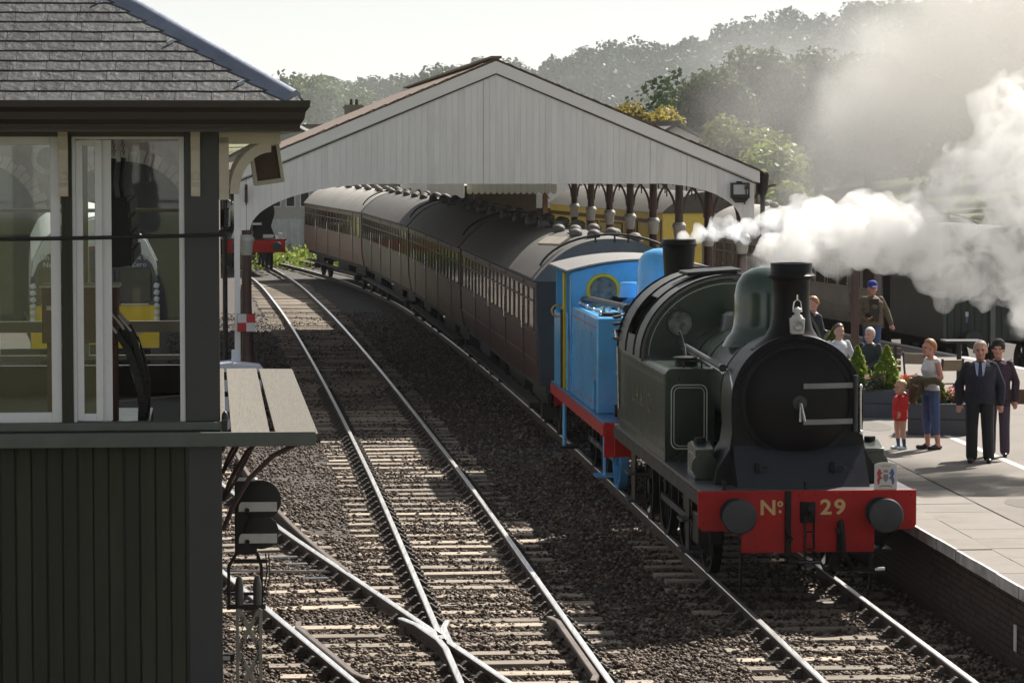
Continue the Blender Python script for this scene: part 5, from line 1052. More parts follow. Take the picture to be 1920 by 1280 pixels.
def tree_meshes(kind, h, rx, n, leaf, seed, trunk=.3):
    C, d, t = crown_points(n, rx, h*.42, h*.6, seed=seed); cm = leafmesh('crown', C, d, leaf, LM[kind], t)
    mb = MB(); rs = random.Random(seed); mb.tube([(0,0,-.6),(.05*h*.2,0,h*.25),(rs.uniform(-.2,.2),rs.uniform(-.2,.2),h*.62)],[trunk,trunk*.7,trunk*.25],8)
    for q in range(7): a = rs.uniform(0,6.28); z0 = h*rs.uniform(.25,.5); mb.tube([(0,0,z0),(math.cos(a)*rx*.35,math.sin(a)*rx*.35,z0+h*.15),(math.cos(a)*rx*.65,math.sin(a)*rx*.65,z0+h*.28)],[trunk*.35,trunk*.2,trunk*.06],6)
    return cm, mb.mesh('trunk', M_bark, 40)
TV = {'mid1': tree_meshes('mid',9,3.4,11000,.27,1), 'mid2': tree_meshes('mid',9,3.0,10000,.27,2), 'dark2': tree_meshes('dark',10,3.6,11000,.3,4), 'bright1': tree_meshes('bright',5,2.2,5200,.24,5,.16), 'bright2': tree_meshes('bright',5,2.0,5200,.24,6,.16), 'yellow1': tree_meshes('yellow',6,2.6,6500,.24,7,.2), 'near1': tree_meshes('mid',9,3.2,8000,.3,8)}
def tree(label, var, loc, sc=1., rz=None, szz=1., group=None, name='tree'):
    t = thing(name, label, 'tree', loc, random.uniform(0,6.28) if rz is None else rz, group); t.scale = (sc,sc,sc*szz)
    inst('crown', TV[var][0], t); inst('trunk', TV[var][1], t); return t
def px(x, Y): return (x-960)*Y/6000
def pz(y, Y): return CAM_H+(270-y)*Y/6000
# hillside
def sm(a,b,t): t = min(1,max(0,(t-a)/(b-a))); return t*t*(3-2*t)
def hz(x, y):
    far = sm(520,1120,y)*(float(np.interp(x*1100/max(y,400), (-200,-66,2,59,110,172,400), (6,8,17,23,37,39,40)))+3*mnoise.noise(Vector((x*.008,y*.006,1))))
    near = sm(190,480,y)*sm(14,95,x-(y-240)*.03)*19
    return -.6+max(far, near)+1.2*mnoise.noise(Vector((x*.02,y*.02,3)))*sm(180,300,y)
sheet('hill', -700, 900, 175, 1700, 130, 120, hz, M_grassg)
# woods on the far ridge: one mass
def wood(name, spots, nleaf, kind, leaf, rr, hh):
    Cs, Ds, Ts = [], [], []
    for i, (x, y, s) in enumerate(spots):
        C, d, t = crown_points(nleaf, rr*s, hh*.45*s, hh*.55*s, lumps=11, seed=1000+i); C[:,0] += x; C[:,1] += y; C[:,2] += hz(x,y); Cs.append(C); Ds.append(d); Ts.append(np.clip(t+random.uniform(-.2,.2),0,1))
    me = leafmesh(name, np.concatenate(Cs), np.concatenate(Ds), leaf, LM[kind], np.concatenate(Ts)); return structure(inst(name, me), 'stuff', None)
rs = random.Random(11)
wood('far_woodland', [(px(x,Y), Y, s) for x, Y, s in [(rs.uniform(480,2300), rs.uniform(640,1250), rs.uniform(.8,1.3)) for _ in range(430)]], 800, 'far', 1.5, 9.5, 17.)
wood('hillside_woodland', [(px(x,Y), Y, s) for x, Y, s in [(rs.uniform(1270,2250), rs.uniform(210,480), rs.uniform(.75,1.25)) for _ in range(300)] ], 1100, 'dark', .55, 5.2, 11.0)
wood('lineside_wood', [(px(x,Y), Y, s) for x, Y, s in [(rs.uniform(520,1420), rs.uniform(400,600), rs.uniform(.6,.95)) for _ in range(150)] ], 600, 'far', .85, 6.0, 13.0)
# single trees that can be told apart
tree('round leafy green tree rising behind the left slope of the shed roof', 'near1', (px(592,285),285,-.5), 1.5, 1.0)
tree('lower pale green tree beside the leafy tree behind the shed roof', 'mid2', (px(530,268),268,-.5), 1.15, .4)
tree('broad pale tree behind the house chimney', 'mid1', (px(655,330),330,0), 1.35)
for i, (x, Y, h) in enumerate(((1335,205,1.15),(1425,215,1.36),(1535,220,1.34),(1630,212,1.2))):
    tree(['broad hazy tree standing highest up the slope behind the shed gutter end','tall wide crowned tree on the slope above the shed eaves','silvery leaved tall tree seen through the drifting smoke','dark green tree on the slope where the smoke is thickest'][i], ['mid1','mid2','mid1','dark2'][i], (px(x,Y),Y,.3), h, None, 1.05)
tree('bright sunlit green tree close beside the downpipe at the shed corner', 'bright1', (px(1452,108),108,.0), 1.12)
tree('bright yellow green bush under the eaves end of the shed', 'bright2', (px(1470,100),100,-.3), .86)
tree('sunlit green tree above the shed gutter, half veiled by smoke', 'bright2', (px(1400,125),125,1.6), 1.1)
tree('golden autumn bush growing above the brown roofed building', 'yellow1', (px(1165,172),172,2.6), .9); tree('yellow green autumn bush beside the golden bush', 'yellow1', (px(1235,176),176,2.4), .9, 2.0)
# grass along the line
def grass(name, n, xr, yr, h, m):
    X = np.random.uniform(*xr, n); Y = np.random.uniform(*yr, n); C = np.stack([X,Y,np.random.uniform(-.3,-.3+h,n)],1); return structure(inst(name, leafmesh(name, C, np.tile([0,0,1.],(n,1)), .3, m, np.random.rand(n), up=-.4)), 'stuff')
grass('lineside_grass', 7000, (-26,-4), (142,170), .7, LM['bright']); grass('verge_grass', 6000, (-14,-5.5), (40,62), .35, LM['mid'])
# ------------------------------------------------------------------ buildings
M_stone = mat('bridge_stone', (.17,.14,.12), .9, var=.3, scale=2, bump=.5, dirt=(.08,.07,.06), dirt_amt=.5); M_vous = mat('voussoir_stone', (.24,.225,.20), .9, var=.2, scale=3, rand=.15)
BR = thing('stone_bridge', 'brown stone arched bridge with pale arch stones seen through the signal box windows', 'bridge', (-12.2,101,0), R(3))
def arch_wall(cx, r, zs, parent, x0, x1, ztop_):
    pts = [(x0,-.4),(cx-r,-.4),(cx-r,zs)]+[(cx-r*math.cos(R(t)), zs+r*math.sin(R(t))) for t in range(10,171,10)]+[(cx+r,zs),(cx+r,-.4),(x1,-.4),(x1,ztop_),(x0,ztop_)]
    MB().prism(pts,'y',0,2.2).build('spandrel_wall', M_stone, parent, 0)
    n = 27; 
    for k in range(n):
        a0, a1 = math.pi*k/n+.008, math.pi*(k+1)/n-.008; ro = r+(.42 if k%2 else .32)
        MB().prism([(cx-r*math.cos(a0),zs+r*math.sin(a0)),(cx-r*math.cos(a1),zs+r*math.sin(a1)),(cx-ro*math.cos(a1),zs+ro*math.sin(a1)),(cx-ro*math.cos(a0),zs+ro*math.sin(a0))],'y',-.04,.0).build('voussoir', M_vous, parent, 0)
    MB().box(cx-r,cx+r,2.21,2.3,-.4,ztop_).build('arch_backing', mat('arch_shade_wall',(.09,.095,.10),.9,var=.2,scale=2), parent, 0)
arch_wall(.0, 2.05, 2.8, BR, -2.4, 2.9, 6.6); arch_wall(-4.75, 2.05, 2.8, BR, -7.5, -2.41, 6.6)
n = 18
for k in range(n):
    a0, a1 = 2*math.pi*k/n+.02, 2*math.pi*(k+1)/n-.02; MB().prism([(-2.42+.34*math.cos(a0),4.95+.34*math.sin(a0)),(-2.42+.34*math.cos(a1),4.95+.34*math.sin(a1)),(-2.42+.52*math.cos(a1),4.95+.52*math.sin(a1)),(-2.42+.52*math.cos(a0),4.95+.52*math.sin(a0))],'y',-.05,-.001).build('roundel_stone', M_vous, BR, 0)
MB().lathe([(.34,-.01),(.34,-.002)],(-2.42,0,4.95),'y',24).build('roundel', mat('roundel_dark',(.05,.05,.05),.9), BR)
M_tileg = mat('grey_roof', (.12,.115,.11), .85, var=.25, scale=3, bump=.4); M_wallw = mat('pale_render', (.55,.54,.52), .8, var=.1, scale=1.5)
def gable_house(name, label, loc, rz, hw, L, ze, zr, wall, roof, wins=(), chim=None, ridge_m=None):
    h = thing(name, label, 'building', loc, rz); MB().prism([(-hw,-.5),(hw,-.5),(hw,ze),(0,zr-.05),(-hw,ze)],'y',0,L).build('wall', wall, h, 0)
    r_ = MB().prism([(-hw-.25,ze-.12),(0,zr),(hw+.25,ze-.12),(hw+.25,ze-.02),(0,zr+.12),(-hw-.25,ze-.02)],'y',-.2,L+.2).build('roof', roof, h, 0)
    MB().box(-.12,.12,-.22,L+.22,zr+.08,zr+.2).build('ridge', ridge_m or roof, r_, 0)
    for (x, z, w, hh) in wins:
        f = MB().box(x-w/2-.06,x+w/2+.06,-.05,-.001,z-.06,z+hh+.06).build('window', M_wallw, h, 0); MB().box(x-w/2,x+w/2,-.06,-.051,z,z+hh).build('pane', M_cpane, f)
    if chim:
        c = MB().box(chim[0]-.45,chim[0]+.45,chim[1],chim[1]+.9,ze,chim[2]).box(chim[0]-.52,chim[0]+.52,chim[1]-.07,chim[1]+.97,chim[2]-.25,chim[2]-.1).build('chimney', mat('chimney_stone',(.15,.13,.115),.9), r_)
        for dx in (-.2,.2): MB().cyl((chim[0]+dx,chim[1]+.45,chim[2]),(chim[0]+dx,chim[1]+.45,chim[2]+.35),.11,.09).build('chimney_pot', M_brick, c)
    return h
gable_house('station_building', 'brown roofed building with red ridge rising behind the right slope of the shed', (px(1268,138),138,0), R(16), 3.9, 12, 4.3, 6.2, M_wallw, M_tileg, [(-2,1.2,1,1.6),(1.5,1.2,1,1.6)], ridge_m=M_tile)
gable_house('stone_house', 'grey house with a stone chimney beyond the shed roof', (px(690,205),205,0), R(30), 3.5, 9, 4.6, 6.5, M_stone, M_tileg, [(0,2,1,1.5)], chim=(-.6,.3,7.9))
gable_house('pale_building', 'long pale building with tall narrow windows beyond the black engine', (px(545,168),168,0), R(2), 3.4, 14, 4.6, 6.4, mat('grey_wall',(.33,.32,.31),.8,var=.1), M_tileg, [(-1.5+.75*k,2.15,.4,1.0) for k in range(5)])
# platform canopy with scalloped valance on the platform past the columns
PCN = thing('platform_canopy', 'cream platform canopy with scalloped valance beyond the brown coaches', 'canopy', (px(962,110),110,PZ), R(8))
M_can = mat('canopy_cream', (.42,.42,.34), .7, var=.1); M_canw = mat('canopy_white', (.66,.64,.58), .65, var=.08)
MB().prism([(-1.6,3.22),(1.5,3.22),(1.3,3.62),(-1.3,3.62)],'y',0,14).build('canopy_roof', M_can, PCN)
for k in range(15): 
    x = -1.6+k*.208; MB().prism([(x,3.22),(x+.2,3.22),(x+.2,2.98)]+[(x+.1+.1*math.cos(R(t)),2.98-.1*math.sin(R(t))) for t in range(20,161,20)]+[(x,2.98)],'y',-.03,-.001).build('valance_board', M_can, PCN, 0)
for x in (-1.2,1.2):
    for y in (.5,7,13): MB().box(x-.08,x+.08,y,y+.16,0,3.2).build('post', M_colb, PCN)
MB().box(-1.5,1.4,4,13.5,0,3.0).build('back_wall', M_timber, PCN); MB().box(-3.05,-1.75,-.6,8,2.62,3.46).build('side_panel', M_canw, PCN, bev=.05)
MB().box(-3.0,-2.9,-.5,-.4,0,2.6).box(-1.95,-1.85,-.5,-.4,0,2.6).build('panel_post', M_colb, PCN)
coach('light roofed coach far away beyond the platform canopy', PD, 124, 142, M_grey, mat('coach_roof_white',(.5,.5,.49),.6,var=.1), 8)
# pale fence at the far end of the middle line
FN = thing('pale_fence', 'pale grey board fence beside the black engine at the far end of the line', 'fence', (px(556,160),160,-.4), R(3))
for k in range(26): MB().box(-1.6+k*.16,-1.6+k*.16+.15,0,.03,0,2.05+random.uniform(-.02,.02)).build('fence_board', mat('fence_pale',(.42,.45,.47),.8,rand=.1), FN, 0)
for k in range(3): MB().box(-1.5+k*1.9,-1.4+k*1.9,-.08,-.001,0,2.2).build('fence_post', M_timber, FN, 0)
# picket fence on the platform
PF = thing('picket_fence', 'grey wooden picket fence on the platform behind the blue engine', 'fence', (px(1330,90),90,PZ), R(6))
M_pick = mat('picket_grey', (.26,.25,.23), .85, rand=.15)
for k in range(24): MB().prism([(0,0),(.08,0),(.08,1.05),(.04,1.13),(0,1.05)],'y',0,.02).build('picket', M_pick, PF, 0, loc=(-.6+k*.13,0,0))
for z in (.3,.85): MB().box(-.65,2.55,.021,.06,z,z+.07).build('fence_rail', M_pick, PF)
# ================================================================== people
def capsule(mb, p0, p1, r0, r1, n=10):
    p0 = Vector(p0); p1 = Vector(p1); d = (p1-p0); L = d.length; d = d.normalized() if L > 1e-6 else Vector((0,0,1)); pts = []; rs_ = []
    for t in (-1,-.86,-.5): pts.append(p0+d*(t*r0)); rs_.append(r0*math.sqrt(max(.02,1-t*t)))
    pts.append(p0); rs_.append(r0); pts.append(p1); rs_.append(r1)
    for t in (.5,.86,1): pts.append(p1+d*(t*r1)); rs_.append(r1*math.sqrt(max(.02,1-t*t)))
    mb.tube(pts, rs_, n)
def loft(mb, secs, n=20):
    v = []; k = len(secs)
    for (cx,cy,cz,rx,ry) in secs:
        for j in range(n): a = 2*math.pi*j/n; v.append((cx+rx*math.cos(a), cy+ry*math.sin(a), cz))
    mb.add(v, [(i*n+j,i*n+(j+1)%n,(i+1)*n+(j+1)%n,(i+1)*n+j) for i in range(k-1) for j in range(n)]+[tuple(range(n-1,-1,-1)), tuple(range((k-1)*n,k*n))])
SKIN = mat('skin', (.52,.30,.22), .5, var=.08, scale=12); SKIN2 = mat('skin_ruddy', (.50,.25,.19), .5, var=.08, scale=12)
M_eye = mat('eye_dark', (.03,.025,.02), .2); M_lip = mat('lips', (.38,.13,.11), .5)
def person(label, loc, rz, H, top, bottom, shoe, hair, skin=SKIN, J=None, hem=.86, sleeve=1., leg=1., coat=0., belly=0., neckc=False, sock=None, hairlen=105, seated=False, hat=None, chest=0., slim=1., group=None, topneck=1.45, hood=False, headk=1.13, wide=1.):
    k = H/1.72
    j = dict(pel=(0,0,.95), che=(0,.005,1.27), nec=(0,.015,1.46), hea=(0,-.015,1.60), hl=(-.09,0,.93), hr=(.09,0,.93), kl=(-.10,-.015,.50), kr=(.10,-.015,.50), al=(-.105,.03,.085), ar=(.105,.03,.085), tl=(-.125,-.14,.035), tr=(.125,-.14,.035),
             sl=(-.165,.01,1.385), sr=(.165,.01,1.385), el=(-.225,.04,1.13), er=(.225,.04,1.13), wl=(-.235,-.04,.885), wr=(.235,-.04,.885), fl=(0,-.15,-.99), fr=(0,-.15,-.99))
    if J: j.update(J)
    V3 = {a: Vector(b) for a, b in j.items()}
    mb = MB(); bones = []          # (p0, p1, r0, r1, material chooser)
    def limb(a, b, r0, r1, ch): capsule(mb, a, b, r0, r1); bones.append((Vector(a), Vector(b), (r0+r1)/2, ch))
    TOP, BOT, SK, SHOE, SOCK = 0, 1, 2, 3, 4
    # torso as a loft from hips to neck, following the spine
    P, C_, N_ = V3['pel'], V3['che'], V3['nec']; c = coat
    def spine(t): return P.lerp(C_, t/.6) if t < .6 else C_.lerp(N_, (t-.6)/.4)
    prof = [(-.18,.155+c*1.2,.115+c),(-.06,.168+c,.122+c+belly*.3),(.08,.160+c,.115+c+belly*.8),(.22,.150*slim+c,.108+c+belly),(.38,.155*slim+c,.112+c+belly*.7+chest*.4),(.55,.172*slim+c,.120+c+belly*.2+chest),(.72,.182*slim+c*.8,.115+c*.8+chest*.4),(.85,.165*slim+c*.5,.095+c*.5),(.94,.105+c*.3,.075),(1.0,.062,.060)]
    secs = []
    for t, rx, ry in prof:
        s = spine(max(t,0)) if t >= 0 else P+Vector((0,0,t*.5)); secs.append((s.x, s.y-(ry-.11)*.35, s.z, rx, ry))
    if seated: secs = secs[1:]
    loft(mb, secs); tor = secs
    limb(N_-Vector((0,0,.05)), V3['hea']+Vector((0,.02,-.03)), .056, .052, lambda t: SK)
    Hd = V3['hea']; hs = headk; nb_ = len(mb.v)
    mb.sph(Hd+Vector((0,.01,.02)), (.074,.095,.10), 18, 12); mb.sph(Hd+Vector((0,-.018,-.055)), (.056,.070,.062), 14, 9); mb.sph(Hd+Vector((0,-.06,-.085)), (.028,.025,.022), 10, 7)
    capsule(mb, Hd+Vector((0,-.083,.012)), Hd+Vector((0,-.103,-.028)), .009, .015, 8); capsule(mb, Hd+Vector((-.035,-.075,.033)), Hd+Vector((.035,-.075,.033)), .014, .014, 8)
    for s in (-1,1): mb.sph(Hd+Vector((s*.077,.008,-.005)), (.012,.02,.032), 8, 6); mb.sph(Hd+Vector((s*.034,-.065,-.03)), (.026,.02,.024), 8, 6)
    mb.v[nb_:] = [tuple(Hd+(Vector(q_)-Hd)*hs) for q_ in mb.v[nb_:]]
    bones.append((Hd+Vector((0,0,-.06)), Hd+Vector((0,0,.04)), .095, lambda t: SK))
    bare = lambda cut, cov: (lambda t: cov if t <= cut else SK)
    for q in ('l','r'):
        s = -1 if q == 'l' else 1
        sh, el, wr = V3['s'+q], V3['e'+q], V3['w'+q]; ar = .0 if sleeve < .6 else c*.55
        a1 = lambda t: TOP if t*.5 <= sleeve else SK
        a2 = lambda t: TOP if .5+t*.5 <= sleeve else SK
        limb(sh, el, .050+ar*.7, .046+ar*.9, a1); limb(el, wr, .045+ar, .032+ar*.9, a2)
        d = V3['f'+q].normalized(); lat = Vector((1,0,0)); lat = (lat-d*lat.dot(d)).normalized(); nn = d.cross(lat)
        pm = wr+d*.055; limb(wr, wr+d*.075, .028, .036, lambda t: SK); mb.sph(pm, (.034,.034,.034), 10, 7)
        for fi, (o_, ln) in enumerate(((-.030,.062),(-.010,.074),(.010,.070),(.028,.055))):
            f0 = wr+d*.085+lat*o_*.9; f1 = f0+d*ln*.55+nn*.012*(-1 if nn.y > 0 else 1); f2 = f1+d*ln*.4+nn*.022*(-1 if nn.y > 0 else 1); limb(f0, f1, .0105, .0095, lambda t: SK); limb(f1, f2, .0095, .008, lambda t: SK)
        th0 = wr+d*.035-lat*s*.028; th1 = th0+d*.035-lat*s*.022; limb(th0, th1, .014, .012, lambda t: SK); limb(th1, th1+d*.032-lat*s*.004, .0115, .009, lambda t: SK)
        hp, kn, an, to = V3['h'+q], V3['k'+q], V3['a'+q], V3['t'+q]; lr = .012 if leg > .6 else 0
        l1 = lambda t: BOT if t*.5 <= leg else SK
        l2 = lambda t: BOT if .5+t*.5 <= leg else (SOCK if sock and t > .55 else SK)
        limb(hp, kn, .092+lr*.6, .068+lr*1.2, l1); limb(kn, an, .064+lr*1.4, .050+lr*2.2 if leg > .95 else .036, l2); capsule(mb, kn.lerp(an,.3)+Vector((0,.018,0)), kn.lerp(an,.42)+Vector((0,.016,0)), .048, .044)
        limb(an+Vector((0,.03,-.045)), to, .042, .036, lambda t: SHOE); limb(an+Vector((0,.0,-.02)), an+Vector((0,-.03,-.03)), .044, .044, lambda t: SHOE)
    if hood: mb.sph(N_+Vector((0,.075,.0)), (.10,.065,.075), 12, 8)
    me = mb.mesh('raw', SKIN, 0); o = bpy.data.objects.new('raw', me); COL.objects.link(o)
    m1 = o.modifiers.new('r','REMESH'); m1.mode = 'VOXEL'; m1.voxel_size = .0085; m2 = o.modifiers.new('s','SMOOTH'); m2.factor = .5; m2.iterations = 4
    dg = bpy.context.evaluated_depsgraph_get(); me2 = bpy.data.meshes.new_from_object(o.evaluated_get(dg)); bpy.data.objects.remove(o)
    nf = len(me2.polygons); ctr = np.empty(nf*3); me2.polygons.foreach_get('center', ctr); ctr = ctr.reshape(-1,3)
    best = np.full(nf, 1e9); mi = np.full(nf, TOP, np.int32)
    zz = np.array([s[2] for s in tor]); order = np.argsort(zz)
    for nm_ in ('x',):      # torso distance with elliptical sections
        g = lambda idx: np.interp(ctr[:,2], zz[order], np.array([s[idx] for s in tor])[order])
        rx, ry = g(3), g(4); dd = (np.sqrt(((ctr[:,0]-g(0))/rx)**2+((ctr[:,1]-g(1))/ry)**2)-1)*np.minimum(rx,ry); dz = np.maximum(0, np.maximum(zz.min()-ctr[:,2], ctr[:,2]-zz.max())); dd = np.maximum(dd, 0)+dz
        best = dd; mi = np.where(ctr[:,2] < hem, BOT, np.where(ctr[:,2] > topneck, SK, TOP)).astype(np.int32)
    for p0, p1, r, ch in bones:
        p0 = np.array(p0); p1 = np.array(p1); ax = p1-p0; t = np.clip(((ctr-p0)@ax)/max(1e-9,ax@ax),0,1); dist = np.linalg.norm(ctr-p0-t[:,None]*ax,axis=1)-r
        w = dist < best-.004; best = np.where(w, dist, best); vals = np.array([ch(x) for x in np.linspace(0,1,51)]); mi = np.where(w, vals[(t*50).astype(int)], mi)
    # a coat or top falls over the hips
    if not seated: near = (ctr[:,2] >= hem) & (mi == BOT) & (ctr[:,2] < 1.2); mi = np.where(near, TOP, mi)
    me2.materials.clear()
    for m in (top, bottom, skin, shoe, sock or shoe): me2.materials.append(m)
    me2.polygons.foreach_set('material_index', mi.astype(np.int32)); me2.polygons.foreach_set('use_smooth', [True]*nf); me2.name = 'body'
    root = thing('person', label, 'person', loc, rz, group); root.scale = (k*wide,k*wide,k); body = inst('body', me2, root)
    for s in (-1,1): MB().sph(Hd+Vector((s*.03,-.079,.014))*hs, (.013,.009,.008), 8, 6).build('eye', M_eye, root)
    MB().sph(Hd+Vector((0,-.086,-.053))*hs, (.024,.007,.006), 8, 6).build('mouth', M_lip, root)
    if hair:
        n = 24; mbh = MB(); v = []; rings = 9; rs_ = random.Random(int(H*1000))
        for i in range(rings+1):
            for q in range(n):
                a = 2*math.pi*q/n; fr = -math.sin(a); tm = R(52) if fr > .75 else (R(52)+(R(88)-R(52))*(.75-fr)/.75 if fr > 0 else R(88)+(R(hairlen)-R(88))*min(1,-fr*1.6))
                th = tm*i/rings; rr = 1.07+rs_.uniform(-.03,.055) if i < rings else .98
                v.append(Hd+Vector((0,.014,.022))*hs+hs*Vector((.078*rr*math.sin(th)*math.cos(a), .098*rr*math.sin(th)*math.sin(a), .104*rr*math.cos(th)-(max(0,th-R(100))*.06))))
        mbh.add(v, [(i*n+q,i*n+(q+1)%n,(i+1)*n+(q+1)%n,(i+1)*n+q) for i in range(rings) for q in range(n)]+[tuple(range(rings*n,(rings+1)*n))]); mbh.build('hair', hair, root, 60)
    if hat:
        kind, hm = hat; hb = MB()
        if kind == 'cap':
            hb.lathe([(.088,.0),(.09,.04),(.08,.085),(.05,.115),(.012,.125),(0,.128)], Hd+Vector((0,.012,.03))*hs, 'z', 24); v0 = [(Hd.x+.075*math.cos(R(t)), Hd.y-.03-.13*math.sin(R(t)), Hd.z+.045-.02*math.sin(R(t))) for t in range(0,181,15)]
            hb.add(v0+[(a,b,cz+.012) for a,b,cz in v0], [tuple(range(13)), tuple(range(25,12,-1))]+[(i,(i+1)%13,13+(i+1)%13,13+i) for i in range(13)])
        else: hb.lathe([(.086,-.005),(.094,.0),(.094,.04),(.09,.08),(.07,.118),(.03,.14),(0,.143)], Hd+Vector((0,.012,.012)), 'z', 24)
        hb.v = [tuple(Hd+(Vector(q_)-Hd)*1.1) for q_ in hb.v]; hb.build('hat', hm, root, 50)
    return root
def cloth(n, c, r=.85, **kw): return mat('cloth_'+n, c, r, var=.22, scale=7, bump=.9, bscale=11, **kw)
M_shoeb = mat('shoe_black', (.015,.014,.014), .35); M_denim = cloth('denim', (.05,.085,.20)); M_navy = cloth('navy', (.014,.015,.030)); M_dark = cloth('black_trouser', (.012,.012,.016))
H_wht = mat('hair_white', (.62,.60,.57), .6, var=.2, scale=30); H_gin = mat('hair_ginger', (.30,.14,.05), .5, var=.3, scale=30); H_blo = mat('hair_blond', (.42,.29,.13), .5, var=.25, scale=30); H_brn = mat('hair_brown', (.10,.055,.03), .5, var=.3, scale=30); H_bal = mat('hair_thin_white', (.55,.45,.40), .5, var=.15, scale=20)
def gp(x, y, z=PZ): Y = 6000*(CAM_H-z)/(y-270); return ((x-960)*Y/6000, Y, z)
# 1 man in navy suit
p = person('white haired man in dark navy suit standing with arms at his sides on the platform', gp(1840,868), R(-8), 1.74, M_navy, M_dark, M_shoeb, H_bal, SKIN2, dict(wl=(-.27,-.03,.87), wr=(.27,-.03,.87), el=(-.265,.03,1.12), er=(.265,.03,1.12), al=(-.10,.03,.085), ar=(.12,.03,.085)), hem=.80, coat=.04, belly=.06, wide=1.10)
M_shirt = cloth('pale_blue_shirt', (.40,.44,.60)); M_tie = cloth('navy_tie', (.02,.025,.07))
MB().add([(-.075,-.092,1.455),(.075,-.092,1.455),(.05,-.175,1.28),(0,-.20,1.17),(-.05,-.175,1.28),(0,-.125,1.43)],[(0,5,4),(5,1,2),(5,2,3,4)]).build('shirt_front', M_shirt, p, 0); MB().add([(-.018,-.128,1.44),(.018,-.128,1.44),(.03,-.195,1.24),(0,-.207,1.165),(-.03,-.195,1.24)],[(0,1,2,3,4)]).build('tie', M_tie, p, 0)
# 2 person in knitted hat behind him
person('person in dark knitted hat and purple jacket behind the man in the navy suit', gp(1874,857), R(-14), 1.70, cloth('plum_jacket',(.035,.016,.035)), cloth('plum_trouser',(.06,.04,.07)), M_shoeb, H_brn, SKIN2, dict(hea=(.0,-.03,1.60), wl=(-.25,-.06,.88), wr=(.26,-.02,.87), el=(-.25,.03,1.12), er=(.26,.04,1.12)), hem=.76, coat=.03, hat=('beanie', cloth('knit_hat',(.02,.02,.022))))
# 3 woman in white top
person('ginger haired woman in white vest top and cropped jeans looking down at the child', gp(1748,843), R(-68), 1.66, cloth('white_vest',(.66,.66,.68)), M_denim, M_shoeb, H_gin, SKIN2, dict(hea=(.0,-.045,1.585), nec=(0,.0,1.455), el=(-.22,.06,1.14), er=(.22,.05,1.14), wl=(-.14,-.17,1.03), wr=(.14,-.20,1.02), fl=(.6,-.6,-.2), fr=(-.6,-.6,-.2), kl=(-.09,-.03,.5), kr=(.09,.02,.5), al=(-.09,.0,.085), ar=(.09,.08,.085), tl=(-.10,-.17,.035), tr=(.10,-.09,.035)), hem=.93, sleeve=.03, leg=.82, chest=.035, slim=.95, hairlen=128, topneck=1.40)
c_ = Vector(gp(1748,843)); rj = R(-68); d_ = Vector((math.sin(rj),-math.cos(rj),0)); mb = MB()
mb.tube([(-.17,-.19,1.03),(-.05,-.23,1.06),(.10,-.23,1.05),(.20,-.18,1.0)],[.045,.07,.075,.05],12)
v = []; nx_, nz_ = 15, 9
for jz in range(nz_):
    for ix in range(nx_):
        u = ix/(nx_-1); t = jz/(nz_-1); wv_ = .022*math.sin(u*15+t*2)*(.3+t); v.append((-.19+.38*u*(1-.22*t)+.05*t, -.27-wv_-.01*t, 1.07-t*(.30+.10*math.sin(u*5+.6))))
mb.add(v+[(a_,b_+.055,c_) for a_,b_,c_ in v], [(jz*nx_+ix,jz*nx_+ix+1,(jz+1)*nx_+ix+1,(jz+1)*nx_+ix) for jz in range(nz_-1) for ix in range(nx_-1)]+[(nx_*nz_+jz*nx_+ix,nx_*nz_+(jz+1)*nx_+ix,nx_*nz_+(jz+1)*nx_+ix+1,nx_*nz_+jz*nx_+ix+1) for jz in range(nz_-1) for ix in range(nx_-1)]+[((nz_-1)*nx_+ix,(nz_-1)*nx_+ix+1,nx_*nz_+(nz_-1)*nx_+ix+1,nx_*nz_+(nz_-1)*nx_+ix) for ix in range(nx_-1)])
mb.tube([(.15,-.20,1.04),(.25,-.08,1.06),(.28,.06,.98)],[.055,.055,.035],8)
tag(mb.build('folded_jacket', cloth('olive_brown_jacket',(.075,.06,.035)), None, 60, loc=c_, rot=(0,0,rj)), 'olive brown jacket carried over the arms of the woman in the white top', 'jacket')
# 4 child
ch = person('small blond child in red hooded top with bare legs and blue socks', gp(1691,843), R(-58), 1.04, cloth('red_hoodie',(.52,.022,.022)), cloth('red_shorts',(.46,.02,.02)), mat('shoe_pale_blue',(.50,.66,.72),.5), H_blo, SKIN, dict(hea=(0,-.02,1.55), nec=(0,.0,1.37), che=(0,0,1.17), pel=(0,0,.86), hl=(-.085,0,.84), hr=(.085,0,.84), sl=(-.15,.01,1.29), sr=(.15,.01,1.29), el=(-.21,.08,1.10), er=(.20,.0,1.08), wl=(-.17,.0,.90), wr=(.15,-.15,.93), tl=(-.12,-.15,.04), tr=(.12,-.15,.04)), hem=.70, sleeve=.98, leg=.18, coat=.03, belly=.03, sock=cloth('navy_sock',(.05,.07,.20)), hood=True, topneck=1.40, headk=1.5, wide=1.12)
